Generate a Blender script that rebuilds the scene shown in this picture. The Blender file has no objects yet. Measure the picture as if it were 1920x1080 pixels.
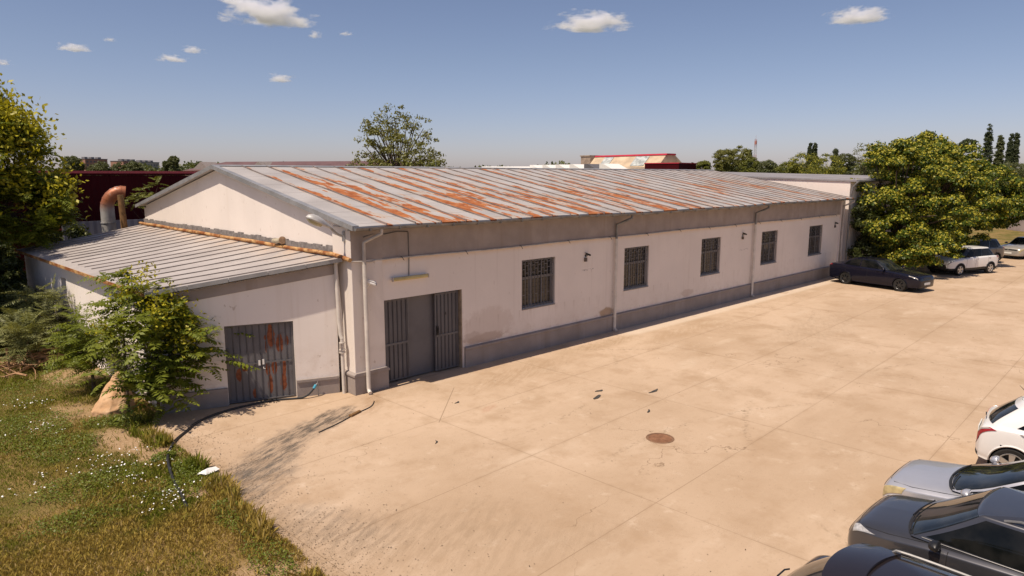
import bpy, bmesh, math, random
import numpy as np
from mathutils import Vector, Matrix
random.seed(7)
rng = np.random.default_rng(7)
R = math.radians
sc = bpy.context.scene
col = sc.collection
# ------------------------------------------------------------------ camera
CAM = np.array([-9.06, -15.54, 5.8]); YAW = R(46.366); PITCH = R(9.367); FPX = 1281.5
cam = bpy.data.cameras.new('camera'); camo = bpy.data.objects.new('camera', cam); col.objects.link(camo)
cam.sensor_width = 36; cam.lens = FPX / 1920 * 36; cam.clip_start = 0.1; cam.clip_end = 20000
_fw = Vector((math.cos(YAW)*math.cos(PITCH), math.sin(YAW)*math.cos(PITCH), -math.sin(PITCH)))
_r = Vector((math.sin(YAW), -math.cos(YAW), 0)); _u = _r.cross(_fw)
camo.matrix_world = Matrix(((_r.x, _u.x, -_fw.x, CAM[0]), (_r.y, _u.y, -_fw.y, CAM[1]), (_r.z, _u.z, -_fw.z, CAM[2]), (0, 0, 0, 1)))
sc.camera = camo
# ------------------------------------------------------------------ light
SUN_EL, SUN_A = R(63), R(-2)
to_sun = Vector((-math.cos(SUN_A)*math.cos(SUN_EL), math.sin(SUN_A)*math.cos(SUN_EL), math.sin(SUN_EL)))
w = bpy.data.worlds.new('World'); sc.world = w; w.use_nodes = True
nt = w.node_tree; bg = nt.nodes['Background']
sky = nt.nodes.new('ShaderNodeTexSky'); sky.sky_type = 'NISHITA'; sky.sun_disc = False
sky.sun_elevation = SUN_EL; sky.sun_rotation = R(268); sky.air_density = 0.8; sky.dust_density = 0.8; sky.ozone_density = 6.0
tint = nt.nodes.new('ShaderNodeMix'); tint.data_type = 'RGBA'; tint.blend_type = 'MULTIPLY'; tint.inputs[0].default_value = 1
tint.inputs[7].default_value = (1.2, 0.925, 0.82, 1)
nt.links.new(sky.outputs[0], tint.inputs[6])
_tc = nt.nodes.new('ShaderNodeTexCoord'); _sx = nt.nodes.new('ShaderNodeSeparateXYZ'); _mr = nt.nodes.new('ShaderNodeMapRange'); _hz = nt.nodes.new('ShaderNodeMix'); _hz.data_type = 'RGBA'; _hz.blend_type = 'MULTIPLY'
nt.links.new(_tc.outputs['Generated'], _sx.inputs[0]); nt.links.new(_sx.outputs[2], _mr.inputs[0]); _mr.inputs[1].default_value = 0.16; _mr.inputs[2].default_value = 0.0
_hz.inputs[7].default_value = (0.97, 0.965, 1.06, 1); nt.links.new(_mr.outputs[0], _hz.inputs[0]); nt.links.new(tint.outputs[2], _hz.inputs[6]); nt.links.new(_hz.outputs[2], bg.inputs[0]); bg.inputs[1].default_value = 0.086
sun = bpy.data.lights.new('sun', 'SUN'); suno = bpy.data.objects.new('sun', sun); col.objects.link(suno)
sun.energy = 3.75; sun.angle = R(0.5); sun.color = (1.0, 0.87, 0.72)
suno.rotation_euler = to_sun.to_track_quat('Z', 'Y').to_euler()
sc.view_settings.view_transform = 'Standard'; sc.view_settings.look = 'None'
sc.view_settings.exposure = 0.50; sc.view_settings.gamma = 1; sc.view_settings.use_curve_mapping = False
sc.cycles.max_bounces = 8; sc.cycles.transparent_max_bounces = 12; sc.cycles.volume_bounces = 6

# ------------------------------------------------------------------ helpers
def at(px, D):
    """ground point on the bearing of picture column px, D metres in front"""
    t = (px - 960) / FPX
    return np.array([CAM[0] + D*(math.cos(YAW) + t*math.sin(YAW)), CAM[1] + D*(math.sin(YAW) - t*math.cos(YAW))])
def hgt(py, D): return 5.8 + (328.6 - py) * D / FPX

def qmesh(name, V, F, mats=None, mi=None, smooth=False):
    """fast mesh from numpy arrays; F is (M,3) or (M,4)"""
    V = np.asarray(V, np.float32); F = np.asarray(F, np.int32)
    me = bpy.data.meshes.new(name); k = F.shape[1]
    me.vertices.add(len(V)); me.vertices.foreach_set('co', V.ravel())
    me.loops.add(F.size); me.loops.foreach_set('vertex_index', F.ravel())
    me.polygons.add(len(F)); me.polygons.foreach_set('loop_start', np.arange(0, F.size, k, dtype=np.int32))
    me.polygons.foreach_set('loop_total', np.full(len(F), k, np.int32))
    for m in (mats or []): me.materials.append(m)
    if mi is not None: me.polygons.foreach_set('material_index', np.asarray(mi, np.int32))
    if smooth: me.polygons.foreach_set('use_smooth', np.ones(len(F), bool))
    me.update(calc_edges=True); me.validate()
    return me
def link(name, me, parent=None):
    o = bpy.data.objects.new(name, me); col.objects.link(o)
    if parent: o.parent = parent
    return o
def tag(o, label=None, cat=None, group=None, kind=None):
    if label: o['label'] = label
    if cat: o['category'] = cat
    if group: o['group'] = group
    if kind: o['kind'] = kind
    return o
def empty(name, loc=(0, 0, 0), rz=0.0):
    o = bpy.data.objects.new(name, None); col.objects.link(o); o.location = loc; o.rotation_euler = (0, 0, rz)
    o.empty_display_size = .3
    return o
def kids(o): return [c for c in bpy.data.objects if c.parent == o]
def copy_tree(o, parent=None):
    c = o.copy(); col.objects.link(c)
    if parent: c.parent = parent
    for ch in kids(o): copy_tree(ch, c)
    return c

class MB:
    def __init__(s): s.v = []; s.f = []; s.m = []
    def add(s, V, F, m=0):
        n = len(s.v); s.v += [tuple(map(float, p)) for p in V]; s.f += [tuple(i + n for i in f) for f in F]; s.m += [m]*len(F); return s
    def box(s, a, b, m=0):
        (x0, y0, z0), (x1, y1, z1) = a, b
        V = [(x0,y0,z0),(x1,y0,z0),(x1,y1,z0),(x0,y1,z0),(x0,y0,z1),(x1,y0,z1),(x1,y1,z1),(x0,y1,z1)]
        return s.add(V, [(0,3,2,1),(4,5,6,7),(0,1,5,4),(1,2,6,5),(2,3,7,6),(3,0,4,7)], m)
    def obox(s, c, ax, ay, az, m=0):
        """box from centre and three half-axis vectors"""
        c, ax, ay, az = (Vector(q) for q in (c, ax, ay, az))
        V = [c + i*ax + j*ay + k*az for k in (-1, 1) for i, j in ((-1,-1),(1,-1),(1,1),(-1,1))]
        return s.add(V, [(0,3,2,1),(4,5,6,7),(0,1,5,4),(1,2,6,5),(2,3,7,6),(3,0,4,7)], m)
    def tube(s, P, r, n=8, m=0, cap=True):
        P = [Vector(p) for p in P]; k = len(P)
        rr = r if hasattr(r, '__len__') else [r]*k
        V = []; up = Vector((0, 0, 1)); ref = None
        for i, p in enumerate(P):
            t = (P[min(i+1, k-1)] - P[max(i-1, 0)]).normalized()
            if ref is None:
                ref = t.orthogonal().normalized()
            ref = (ref - t*ref.dot(t)).normalized(); b = t.cross(ref)
            for j in range(n):
                a = 2*math.pi*j/n; V.append(p + (ref*math.cos(a) + b*math.sin(a))*rr[i])
        F = []
        for i in range(k-1):
            for j in range(n):
                F.append((i*n+j, i*n+(j+1) % n, (i+1)*n+(j+1) % n, (i+1)*n+j))
        if cap: F.append(tuple(range(n-1, -1, -1))); F.append(tuple((k-1)*n+j for j in range(n)))
        return s.add(V, F, m)
    def lathe(s, prof, c=(0, 0, 0), axis='z', n=24, m=0):
        """prof = [(radius, height)]"""
        V = []; k = len(prof)
        for r, h in prof:
            for j in range(n):
                a = 2*math.pi*j/n; x, y = r*math.cos(a), r*math.sin(a)
                p = (x, y, h) if axis == 'z' else ((x, h, y) if axis == 'y' else (h, x, y))
                V.append((p[0]+c[0], p[1]+c[1], p[2]+c[2]))
        F = [(i*n+j, i*n+(j+1) % n, (i+1)*n+(j+1) % n, (i+1)*n+j) for i in range(k-1) for j in range(n)]
        if axis == 'y': F = [f[::-1] for f in F]
        return s.add(V, F, m)
    def prism(s, poly, axis, a, b, m=0):
        """poly of 2D points extruded from a to b; axis 'x': poly=(y,z); 'y': poly=(x,z); 'z': poly=(x,y)"""
        n = len(poly)
        def P(q, t): return {'x': (t, q[0], q[1]), 'y': (q[0], t, q[1]), 'z': (q[0], q[1], t)}[axis]
        V = [P(q, a) for q in poly] + [P(q, b) for q in poly]
        F = [tuple(range(n-1, -1, -1)), tuple(range(n, 2*n))] + [(i, (i+1) % n, n+(i+1) % n, n+i) for i in range(n)]
        return s.add(V, F, m)
    def build(s, name, mats, parent=None, smooth=False, fix=True, bevel=0, mod=None):
        me = bpy.data.meshes.new(name); me.from_pydata(s.v, [], s.f)
        for q in (mats if isinstance(mats, (list, tuple)) else [mats]): me.materials.append(q)
        me.polygons.foreach_set('material_index', s.m)
        if fix:
            b = bmesh.new(); b.from_mesh(me); bmesh.ops.recalc_face_normals(b, faces=b.faces); b.to_mesh(me); b.free()
        if smooth: me.polygons.foreach_set('use_smooth', [True]*len(me.polygons))
        me.update()
        if smooth == 'auto':
            me.set_sharp_from_angle(angle=R(38))
        o = link(name, me, parent)
        if bevel:
            d = o.modifiers.new('bevel', 'BEVEL'); d.width = bevel; d.segments = 2; d.limit_method = 'ANGLE'; d.angle_limit = R(40)
        return o

def merge(o, b, mat):
    """add the surface detail collected in b to the mesh of o as a second material"""
    me = o.data; bm = bmesh.new(); bm.from_mesh(me); t = bpy.data.meshes.new('t'); t.from_pydata(b.v, [], b.f); n = len(bm.faces)
    bm.from_mesh(t); bm.faces.ensure_lookup_table(); me.materials.append(mat); k = len(me.materials)-1
    new = bm.faces[n:]
    for f in new: f.material_index = k
    bmesh.ops.recalc_face_normals(bm, faces=list(new)); bm.to_mesh(me); bm.free(); bpy.data.meshes.remove(t)

def noise2(x, y, seed=0):
    """value noise for numpy arrays"""
    r = np.random.default_rng(seed).random((64, 64))
    xi, yi = np.floor(x).astype(int), np.floor(y).astype(int); fx, fy = x-xi, y-yi
    fx = fx*fx*(3-2*fx); fy = fy*fy*(3-2*fy)
    g = lambda i, j: r[(xi+i) % 64, (yi+j) % 64]
    return (g(0,0)*(1-fx)+g(1,0)*fx)*(1-fy) + (g(0,1)*(1-fx)+g(1,1)*fx)*fy

# ------------------------------------------------------------------ materials
class N:
    """tiny node-graph helper"""
    def __init__(s, name):
        s.mat = bpy.data.materials.new(name); s.mat.use_nodes = True
        s.t = s.mat.node_tree; s.b = s.t.nodes['Principled BSDF']; s.out = s.t.nodes['Material Output']
        s.co = s.t.nodes.new('ShaderNodeTexCoord').outputs['Object']
    def n(s, typ, **kw):
        q = s.t.nodes.new(typ)
        for k, v in kw.items(): setattr(q, k, v)
        return q
    def put(s, sock, v):
        if hasattr(v, 'links'): s.t.links.new(v, sock)
        else:
            if hasattr(sock, 'default_value'):
                try: sock.default_value = v
                except Exception: sock.default_value = (*v, 1)
    def noise(s, scale, detail=4, rough=.55, vec=None, dist=0):
        q = s.n('ShaderNodeTexNoise'); q.inputs['Scale'].default_value = scale; q.inputs['Detail'].default_value = detail
        q.inputs['Roughness'].default_value = rough; q.inputs['Distortion'].default_value = dist
        s.t.links.new(vec or s.co, q.inputs['Vector']); return q.outputs['Fac']
    def scaled(s, sc3, loc=(0,0,0), rot=(0,0,0), vec=None):
        q = s.n('ShaderNodeMapping'); q.inputs['Scale'].default_value = sc3; q.inputs['Location'].default_value = loc; q.inputs['Rotation'].default_value = rot
        s.t.links.new(vec or s.co, q.inputs['Vector']); return q.outputs[0]
    def math(s, op, a, b=0.0, c=0.0, clamp=False):
        q = s.n('ShaderNodeMath', operation=op, use_clamp=clamp); s.put(q.inputs[0], a); s.put(q.inputs[1], b); s.put(q.inputs[2], c); return q.outputs[0]
    def ramp(s, v, lo, hi, a=0.0, b=1.0, smooth=True):
        q = s.n('ShaderNodeMapRange'); q.interpolation_type = 'SMOOTHSTEP' if smooth else 'LINEAR'
        s.put(q.inputs[0], v)
        for i, x in enumerate((lo, hi, a, b)): q.inputs[i+1].default_value = x
        return q.outputs[0]
    def mix(s, f, a, b, mode='MIX'):
        q = s.n('ShaderNodeMix', data_type='RGBA', blend_type=mode); s.put(q.inputs[0], f); s.put(q.inputs[6], a); s.put(q.inputs[7], b); return q.outputs[2]
    def xyz(s, vec=None):
        q = s.n('ShaderNodeSeparateXYZ'); s.t.links.new(vec or s.co, q.inputs[0]); return q.outputs
    def blob(s, cx, cy, rx, ry, rot=0, soft=.45, wob=.6, nz=None):
        """soft irregular ellipse mask on the ground plane"""
        v = s.n('ShaderNodeVectorMath', operation='SUBTRACT'); s.t.links.new(s.co, v.inputs[0]); v.inputs[1].default_value = (cx, cy, 0)
        q = s.n('ShaderNodeMapping'); q.vector_type = 'TEXTURE'; q.inputs['Rotation'].default_value = (0, 0, rot); q.inputs['Scale'].default_value = (rx, ry, 1e4)
        s.t.links.new(v.outputs[0], q.inputs[0])
        l = s.n('ShaderNodeVectorMath', operation='LENGTH'); s.t.links.new(q.outputs[0], l.inputs[0])
        d = s.math('ADD', l.outputs['Value'], s.math('MULTIPLY', s.math('SUBTRACT', nz if nz is not None else s.noise(1.3, 5, .65), .5), wob*2))
        return s.ramp(d, 1-soft, 1+soft, 1, 0)
    def bump(s, h, dist=.01, strength=.5):
        q = s.n('ShaderNodeBump'); q.inputs['Strength'].default_value = strength; q.inputs['Distance'].default_value = dist
        s.put(q.inputs['Height'], h); s.t.links.new(q.outputs[0], s.b.inputs['Normal'])
    def done(s, colr=None, rough=.6, metal=0.0, spec=None):
        if colr is not None: s.put(s.b.inputs['Base Color'], colr)
        s.put(s.b.inputs['Roughness'], rough); s.put(s.b.inputs['Metallic'], metal)
        if spec is not None: s.b.inputs['Specular IOR Level'].default_value = spec
        return s.mat
def C4(c): return (c[0], c[1], c[2], 1)
_mc = {}
def simple(name, c, rough=.6, metal=0.0, var=.18, scale=3.0, spec=None, bump=0):
    """a plain painted/raw surface with uneven tone"""
    if name in _mc: return _mc[name]
    m = N(name); a = m.noise(scale, 6, .6)
    colr = m.mix(m.ramp(a, .3, .7), C4([x*(1-var) for x in c]), C4([min(1, x*(1+var)) for x in c]))
    if bump: m.bump(m.noise(scale*8, 4), .01, bump)
    _mc[name] = m.done(colr, rough, metal, spec); return _mc[name]

def mat_plaster(name, c, dirt=.35):
    m = N(name); big = m.noise(.45, 5, .6); fine = m.noise(9, 5, .6)
    x, y, z = m.xyz()
    streak = m.noise(1.0, 4, .6, m.scaled((3.5, 3.5, .22)))
    k = m.mix(m.ramp(big, .35, .7), C4([q*.93 for q in c]), C4(c))
    k = m.mix(m.math('MULTIPLY', m.ramp(streak, .52, .8), dirt*.5), k, C4([c[0]*.72, c[1]*.66, c[2]*.58]))
    low = m.math('MULTIPLY', m.ramp(z, 1.7, .5), m.ramp(m.noise(2.2, 6, .7), .45, .75))
    k = m.mix(m.math('MULTIPLY', low, dirt), k, C4([c[0]*.62, c[1]*.54, c[2]*.46]))
    spots = m.ramp(m.noise(5.5, 3, .55, m.scaled((1, 1, .7), (3, 1, 7))), .665, .72)
    k = m.mix(m.math('MULTIPLY', spots, dirt*.9), k, C4([c[0]*.5, c[1]*.43, c[2]*.36]))
    m.bump(fine, .008, .35)
    return m.done(k, .9, 0, .25)
WALL = (.79, .71, .645)
def mat_frontwall():
    mt = mat_plaster('plaster_front', WALL, .22); m = N.__new__(N); m.mat = mt; m.t = mt.node_tree; m.b = m.t.nodes['Principled BSDF']; m.out = m.t.nodes['Material Output']
    old = m.b.inputs['Base Color'].links[0].from_socket; oc = m.n('ShaderNodeTexCoord').outputs['Object']; x, y, z = m.xyz(oc)
    cb_ = m.n('ShaderNodeCombineXYZ'); m.put(cb_.inputs[0], x); m.put(cb_.inputs[1], z); m.co = cb_.outputs[0]
    nz = m.noise(3.2, 6, .72); k = old
    for cx, cz, rx, rz, cc, am in ((4.75, .80, .75, .15, (.40, .29, .23), .8), (4.2, .85, .35, .2, (.45, .36, .30), .6), (10.75, .76, .42, .17, (.38, .26, .16), .85), (4.9, 1.2, 1.0, .5, (.60, .50, .43), .5), (16.2, .85, .5, .15, (.5, .4, .34), .5)):
        k = m.mix(m.math('MULTIPLY', m.blob(cx, cz, rx, rz, 0, .22, .75, nz), am), k, C4(cc))
    # yellowed line under the conduit, drips under the sills
    k = m.mix(m.math('MULTIPLY', m.ramp(z, 3.36, 3.54), m.ramp(nz, .3, .6, .25, .7)), k, C4((.72, .56, .40)))
    dr = m.math('MULTIPLY', m.ramp(m.noise(1.0, 3, .6, m.scaled((9, .5, 1))), .52, .68), m.math('MULTIPLY', m.ramp(z, .95, 1.45), m.ramp(z, 1.47, 1.46)))
    k = m.mix(m.math('MULTIPLY', dr, .28), k, C4((.45, .35, .28)))
    st_ = m.noise(1.0, 5, .65, m.scaled((5.5, .16, 1), (3, 0, 0))); k = m.mix(m.math('MULTIPLY', m.ramp(st_, .56, .74), .22), k, C4((.50, .42, .36)))
    sp_ = m.math('MULTIPLY', m.ramp(z, 1.25, .65), m.ramp(m.noise(2.2, 6, .72), .42, .68)); k = m.mix(m.math('MULTIPLY', sp_, .35), k, C4((.52, .41, .32)))
    # scuffed marks where signs hung
    for cx, cz, w_ in ((9.62, 2.47, .36), (20.95, 2.36, .42)):
        q = m.math('MULTIPLY', m.ramp(m.math('ABSOLUTE', m.math('SUBTRACT', x, cx)), w_*.9, w_, 1, 0), m.ramp(m.math('ABSOLUTE', m.math('SUBTRACT', z, cz)), .025, .05, 1, 0)); k = m.mix(m.math('MULTIPLY', q, m.ramp(m.noise(14, 3), .5, .6)), k, C4((.42, .37, .34)))
    m.put(m.b.inputs['Base Color'], k); return mt
M_front = mat_frontwall()
M_wall = mat_plaster('plaster_white', WALL)
M_wall_annex = mat_plaster('plaster_annex', (.88, .80, .73), .6)
def mat_greyband(name, c):
    m = N(name); a = m.noise(1.2, 5, .6); st = m.noise(1.0, 4, .6, m.scaled((2.5, 2.5, .3)))
    k = m.mix(m.ramp(a, .3, .7), C4([q*.86 for q in c]), C4([q*1.08 for q in c]))
    k = m.mix(m.math('MULTIPLY', m.ramp(st, .5, .75), .45), k, C4((c[0]*.72, c[1]*.66, c[2]*.58)))
    m.bump(m.noise(12, 4), .008, .3)
    return m.done(k, .85, 0, .25)
M_band = mat_greyband('grey_band_paint', (.355, .30, .27))
M_plinth = mat_greyband('plinth_render', (.31, .265, .24))
M_pillar = mat_plaster('plaster_pillar', (.76, .68, .61), .5)
M_zinc = simple('zinc_flashing', (.33, .325, .325), .45, .35, .16, 2)
M_gutter = simple('gutter_metal', (.20, .195, .19), .5, .4, .3, 2)
M_pvc = simple('white_plastic_pipe', (.60, .55, .49), .45, 0, .12, 3)
M_pvc_grey = simple('pipe_beige', (.47, .42, .37), .5, 0, .2, 3)
M_black = simple('black_plastic', (.012, .012, .013), .45, 0, .2, 4)
M_rubber = simple('black_hose_rubber', (.022, .022, .024), .5, 0, .3, 6)
M_doorgrey = simple('grey_door_paint', (.115, .108, .112), .55, .0, .12, 1.5)
M_doorrib = simple('grey_door_rib', (.075, .07, .074), .55, 0, .12, 2)
M_bar = simple('grey_bar_paint', (.125, .12, .125), .5, .1, .15, 3)
M_frame = simple('window_frame_paint', (.17, .16, .16), .55, 0, .15, 3)
M_white_metal = simple('white_metal', (.75, .73, .70), .4, 0, .06, 3)
M_cable = simple('cable_grey', (.10, .09, .085), .6, 0, .2, 3)
M_yellowtube = simple('yellowed_plastic', (.50, .40, .17), .4, 0, .12, 3)
M_wood = simple('weathered_wood', (.19, .10, .035), .8, 0, .3, 5)
M_dirtywhite = simple('dirty_white', (.72, .70, .66), .7, 0, .12, 6)

def mat_rustpipe():
    m = N('rusty_pipe'); a = m.noise(1.0, 6, .65, m.scaled((3, 1.6, 3)))
    k = m.mix(m.ramp(a, .40, .6), C4((.24, .085, .028)), C4((.50, .30, .13)))
    k = m.mix(m.ramp(m.noise(7, 5), .55, .75), k, C4((.12, .04, .02)))
    m.bump(a, .01, .4); return m.done(k, .85, 0, .2)
M_rustpipe = mat_rustpipe()

def mat_roof():
    """standing-seam zinc roof with rust runs; object coords x along ridge, y across"""
    m = N('rusty_zinc_roof'); x, y, z = m.xyz()
    SP = .9
    cell = m.math('FLOOR', m.math('DIVIDE', x, SP)); fr = m.math('FRACT', m.math('DIVIDE', x, SP))
    wn = m.n('ShaderNodeTexWhiteNoise', noise_dimensions='1D'); m.put(wn.inputs['W'], cell); rnd = wn.outputs['Value']
    wn2 = m.n('ShaderNodeTexWhiteNoise', noise_dimensions='1D'); m.put(wn2.inputs['W'], m.math('ADD', cell, 71.3)); rnd2 = wn2.outputs['Value']
    base = m.mix(m.ramp(m.noise(.5, 5, .6), .3, .7), C4((.36, .335, .32)), C4((.47, .44, .42)))
    base = m.mix(m.math('MULTIPLY', rnd2, .35), base, C4((.36, .345, .35)))
    # dull sheet joints across the slope
    sl = m.math('FRACT', m.math('ADD', m.math('DIVIDE', y, 1.35), rnd))
    jn = m.ramp(m.math('ABSOLUTE', m.math('SUBTRACT', sl, .5)), .004, .018, .75, 0)
    base = m.mix(jn, base, C4((.20, .17, .16)))
    # rust: long runs hugging the low side of each seam
    ln = m.noise(1.0, 6, .62, m.scaled((1.0, .20, 1), (0, 0, 0)))          # along-slope patches
    patch = m.noise(1.0, 3, .5, m.scaled((.55, .34, 1), (11, 4, 0)))
    edge = m.noise(1.0, 3.2, .55, m.scaled((4.2, .75, 1), (3, 9, 0)))
    side = m.ramp(fr, .0, .60, 1, 0, False)                                # 1 at the seam, 0 away
    band = m.math('SUBTRACT', 1, m.math('MULTIPLY', m.math('ABSOLUTE', m.math('SUBTRACT', m.ramp(y, -.4, 8.7, 0, 1, False), m.math('MULTIPLY_ADD', rnd2, .45, .12))), 1.25))
    amt = m.math('ADD', m.math('ADD', m.math('MULTIPLY', side, .40), m.math('MULTIPLY', rnd, .30)), m.math('ADD', m.math('MULTIPLY', patch, .42), m.math('MULTIPLY', band, .30)))
    amt = m.math('ADD', amt, m.math('MULTIPLY', m.math('SUBTRACT', edge, .5), 1.15))
    first = m.ramp(x, .75, 1.0, 0, 1)
    rust = m.math('MULTIPLY', m.ramp(amt, .70, .735), first)
    halo = m.math('MULTIPLY', m.ramp(amt, .56, .72), first)
    k = m.mix(m.math('MULTIPLY', halo, .40), base, C4((.50, .35, .21)))
    rust = m.math('MULTIPLY', rust, m.ramp(m.noise(1.0, 3, .55, m.scaled((2.2, .9, 1), (6, 2, 0))), .38, .43))
    rc = m.mix(m.ramp(m.noise(3.5, 5, .6), .35, .65), C4((.25, .072, .022)), C4((.40, .145, .048)))
    k = m.mix(rust, k, rc)
    m.bump(m.math('ADD', m.noise(1.6, 3), m.math('MULTIPLY', m.noise(30, 2), .05)), .05, .3)
    return m.done(k, m.math('MULTIPLY_ADD', rust, .3, .58), m.math('MULTIPLY_ADD', rust, -.12, .12), .3)
M_roof = mat_roof()
M_seam = simple('roof_seam', (.21, .175, .16), .6, .2, .35, 1.2)
def mat_roof2():
    m = N('annex_zinc_roof'); x, y, z = m.xyz()
    k = m.mix(m.ramp(m.noise(.7, 5, .6), .3, .7), C4((.36, .325, .305)), C4((.45, .41, .385)))
    cell = m.math('FLOOR', m.math('DIVIDE', y, .62))
    wn = m.n('ShaderNodeTexWhiteNoise', noise_dimensions='1D'); m.put(wn.inputs['W'], cell)
    sl = m.math('FRACT', m.math('ADD', m.math('DIVIDE', x, 2.1), wn.outputs['Value']))
    k = m.mix(m.ramp(m.math('ABSOLUTE', m.math('SUBTRACT', sl, .5)), 0, .006, .5, 0), k, C4((.25, .17, .14)))
    st = m.noise(1.0, 5, .6, m.scaled((.5, 3.5, 1), (5, 2, 0)))
    k = m.mix(m.math('MULTIPLY', m.ramp(st, .62, .8), .4), k, C4((.45, .33, .25)))
    topr = m.math('MULTIPLY', m.ramp(x, -1.3, .1), m.ramp(m.noise(1.4, 5, .7), .35, .7))
    k = m.mix(m.math('MULTIPLY', topr, .55), k, C4((.50, .34, .20)))
    sc_ = m.math('MULTIPLY', m.ramp(m.noise(1.0, 5, .7, m.scaled((.7, 6, 1), (1, 4, 0))), .68, .74), m.ramp(m.noise(.5, 2), .5, .6))
    k = m.mix(sc_, k, C4((.30, .12, .05)))
    m.bump(m.noise(1.5, 3), .03, .12)
    return m.done(k, .6, .1, .3)
M_roof2 = mat_roof2()

def mat_rustdoor():
    m = N('rusty_grey_door'); x, y, z = m.xyz()
    k = m.mix(m.ramp(m.noise(1.5, 4), .3, .7), C4((.125, .118, .122)), C4((.165, .155, .16)))
    cb_ = m.n('ShaderNodeCombineXYZ'); m.put(cb_.inputs[0], x); m.put(cb_.inputs[1], z); keep = m.co; m.co = cb_.outputs[0]; nz = m.noise(7, 6, .7, m.scaled((1, .55, 1)))
    rt = None
    for cx, cz, rx, rz in ((.28, 1.66, .09, .30), (.48, 1.45, .09, .26), (.14, 1.66, .04, .07), (.15, 1.42, .035, .16), (.66, 1.52, .05, .14), (.16, .80, .06, .15), (.31, .84, .07, .18), (.20, .42, .06, .26), (.53, .42, .08, .22), (.56, .82, .045, .2), (-.56, .74, .07, .18), (-.40, .88, .07, .07), (-.2, .2, .05, .12)):
        q = m.blob(cx, cz, rx, rz, 0, .10, .8, nz); rt = q if rt is None else m.math('MAXIMUM', rt, q)
    m.co = keep
    rc = m.mix(m.ramp(m.noise(9, 4), .4, .6), C4((.16, .045, .018)), C4((.24, .075, .03)))
    k = m.mix(rt, k, rc); k = m.mix(m.math('MULTIPLY', m.ramp(m.noise(5, 6, .7), .62, .7), .5), k, C4((.09, .07, .06)))
    return m.done(k, .65, 0, .3)
M_rustdoor = mat_rustdoor()

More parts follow.
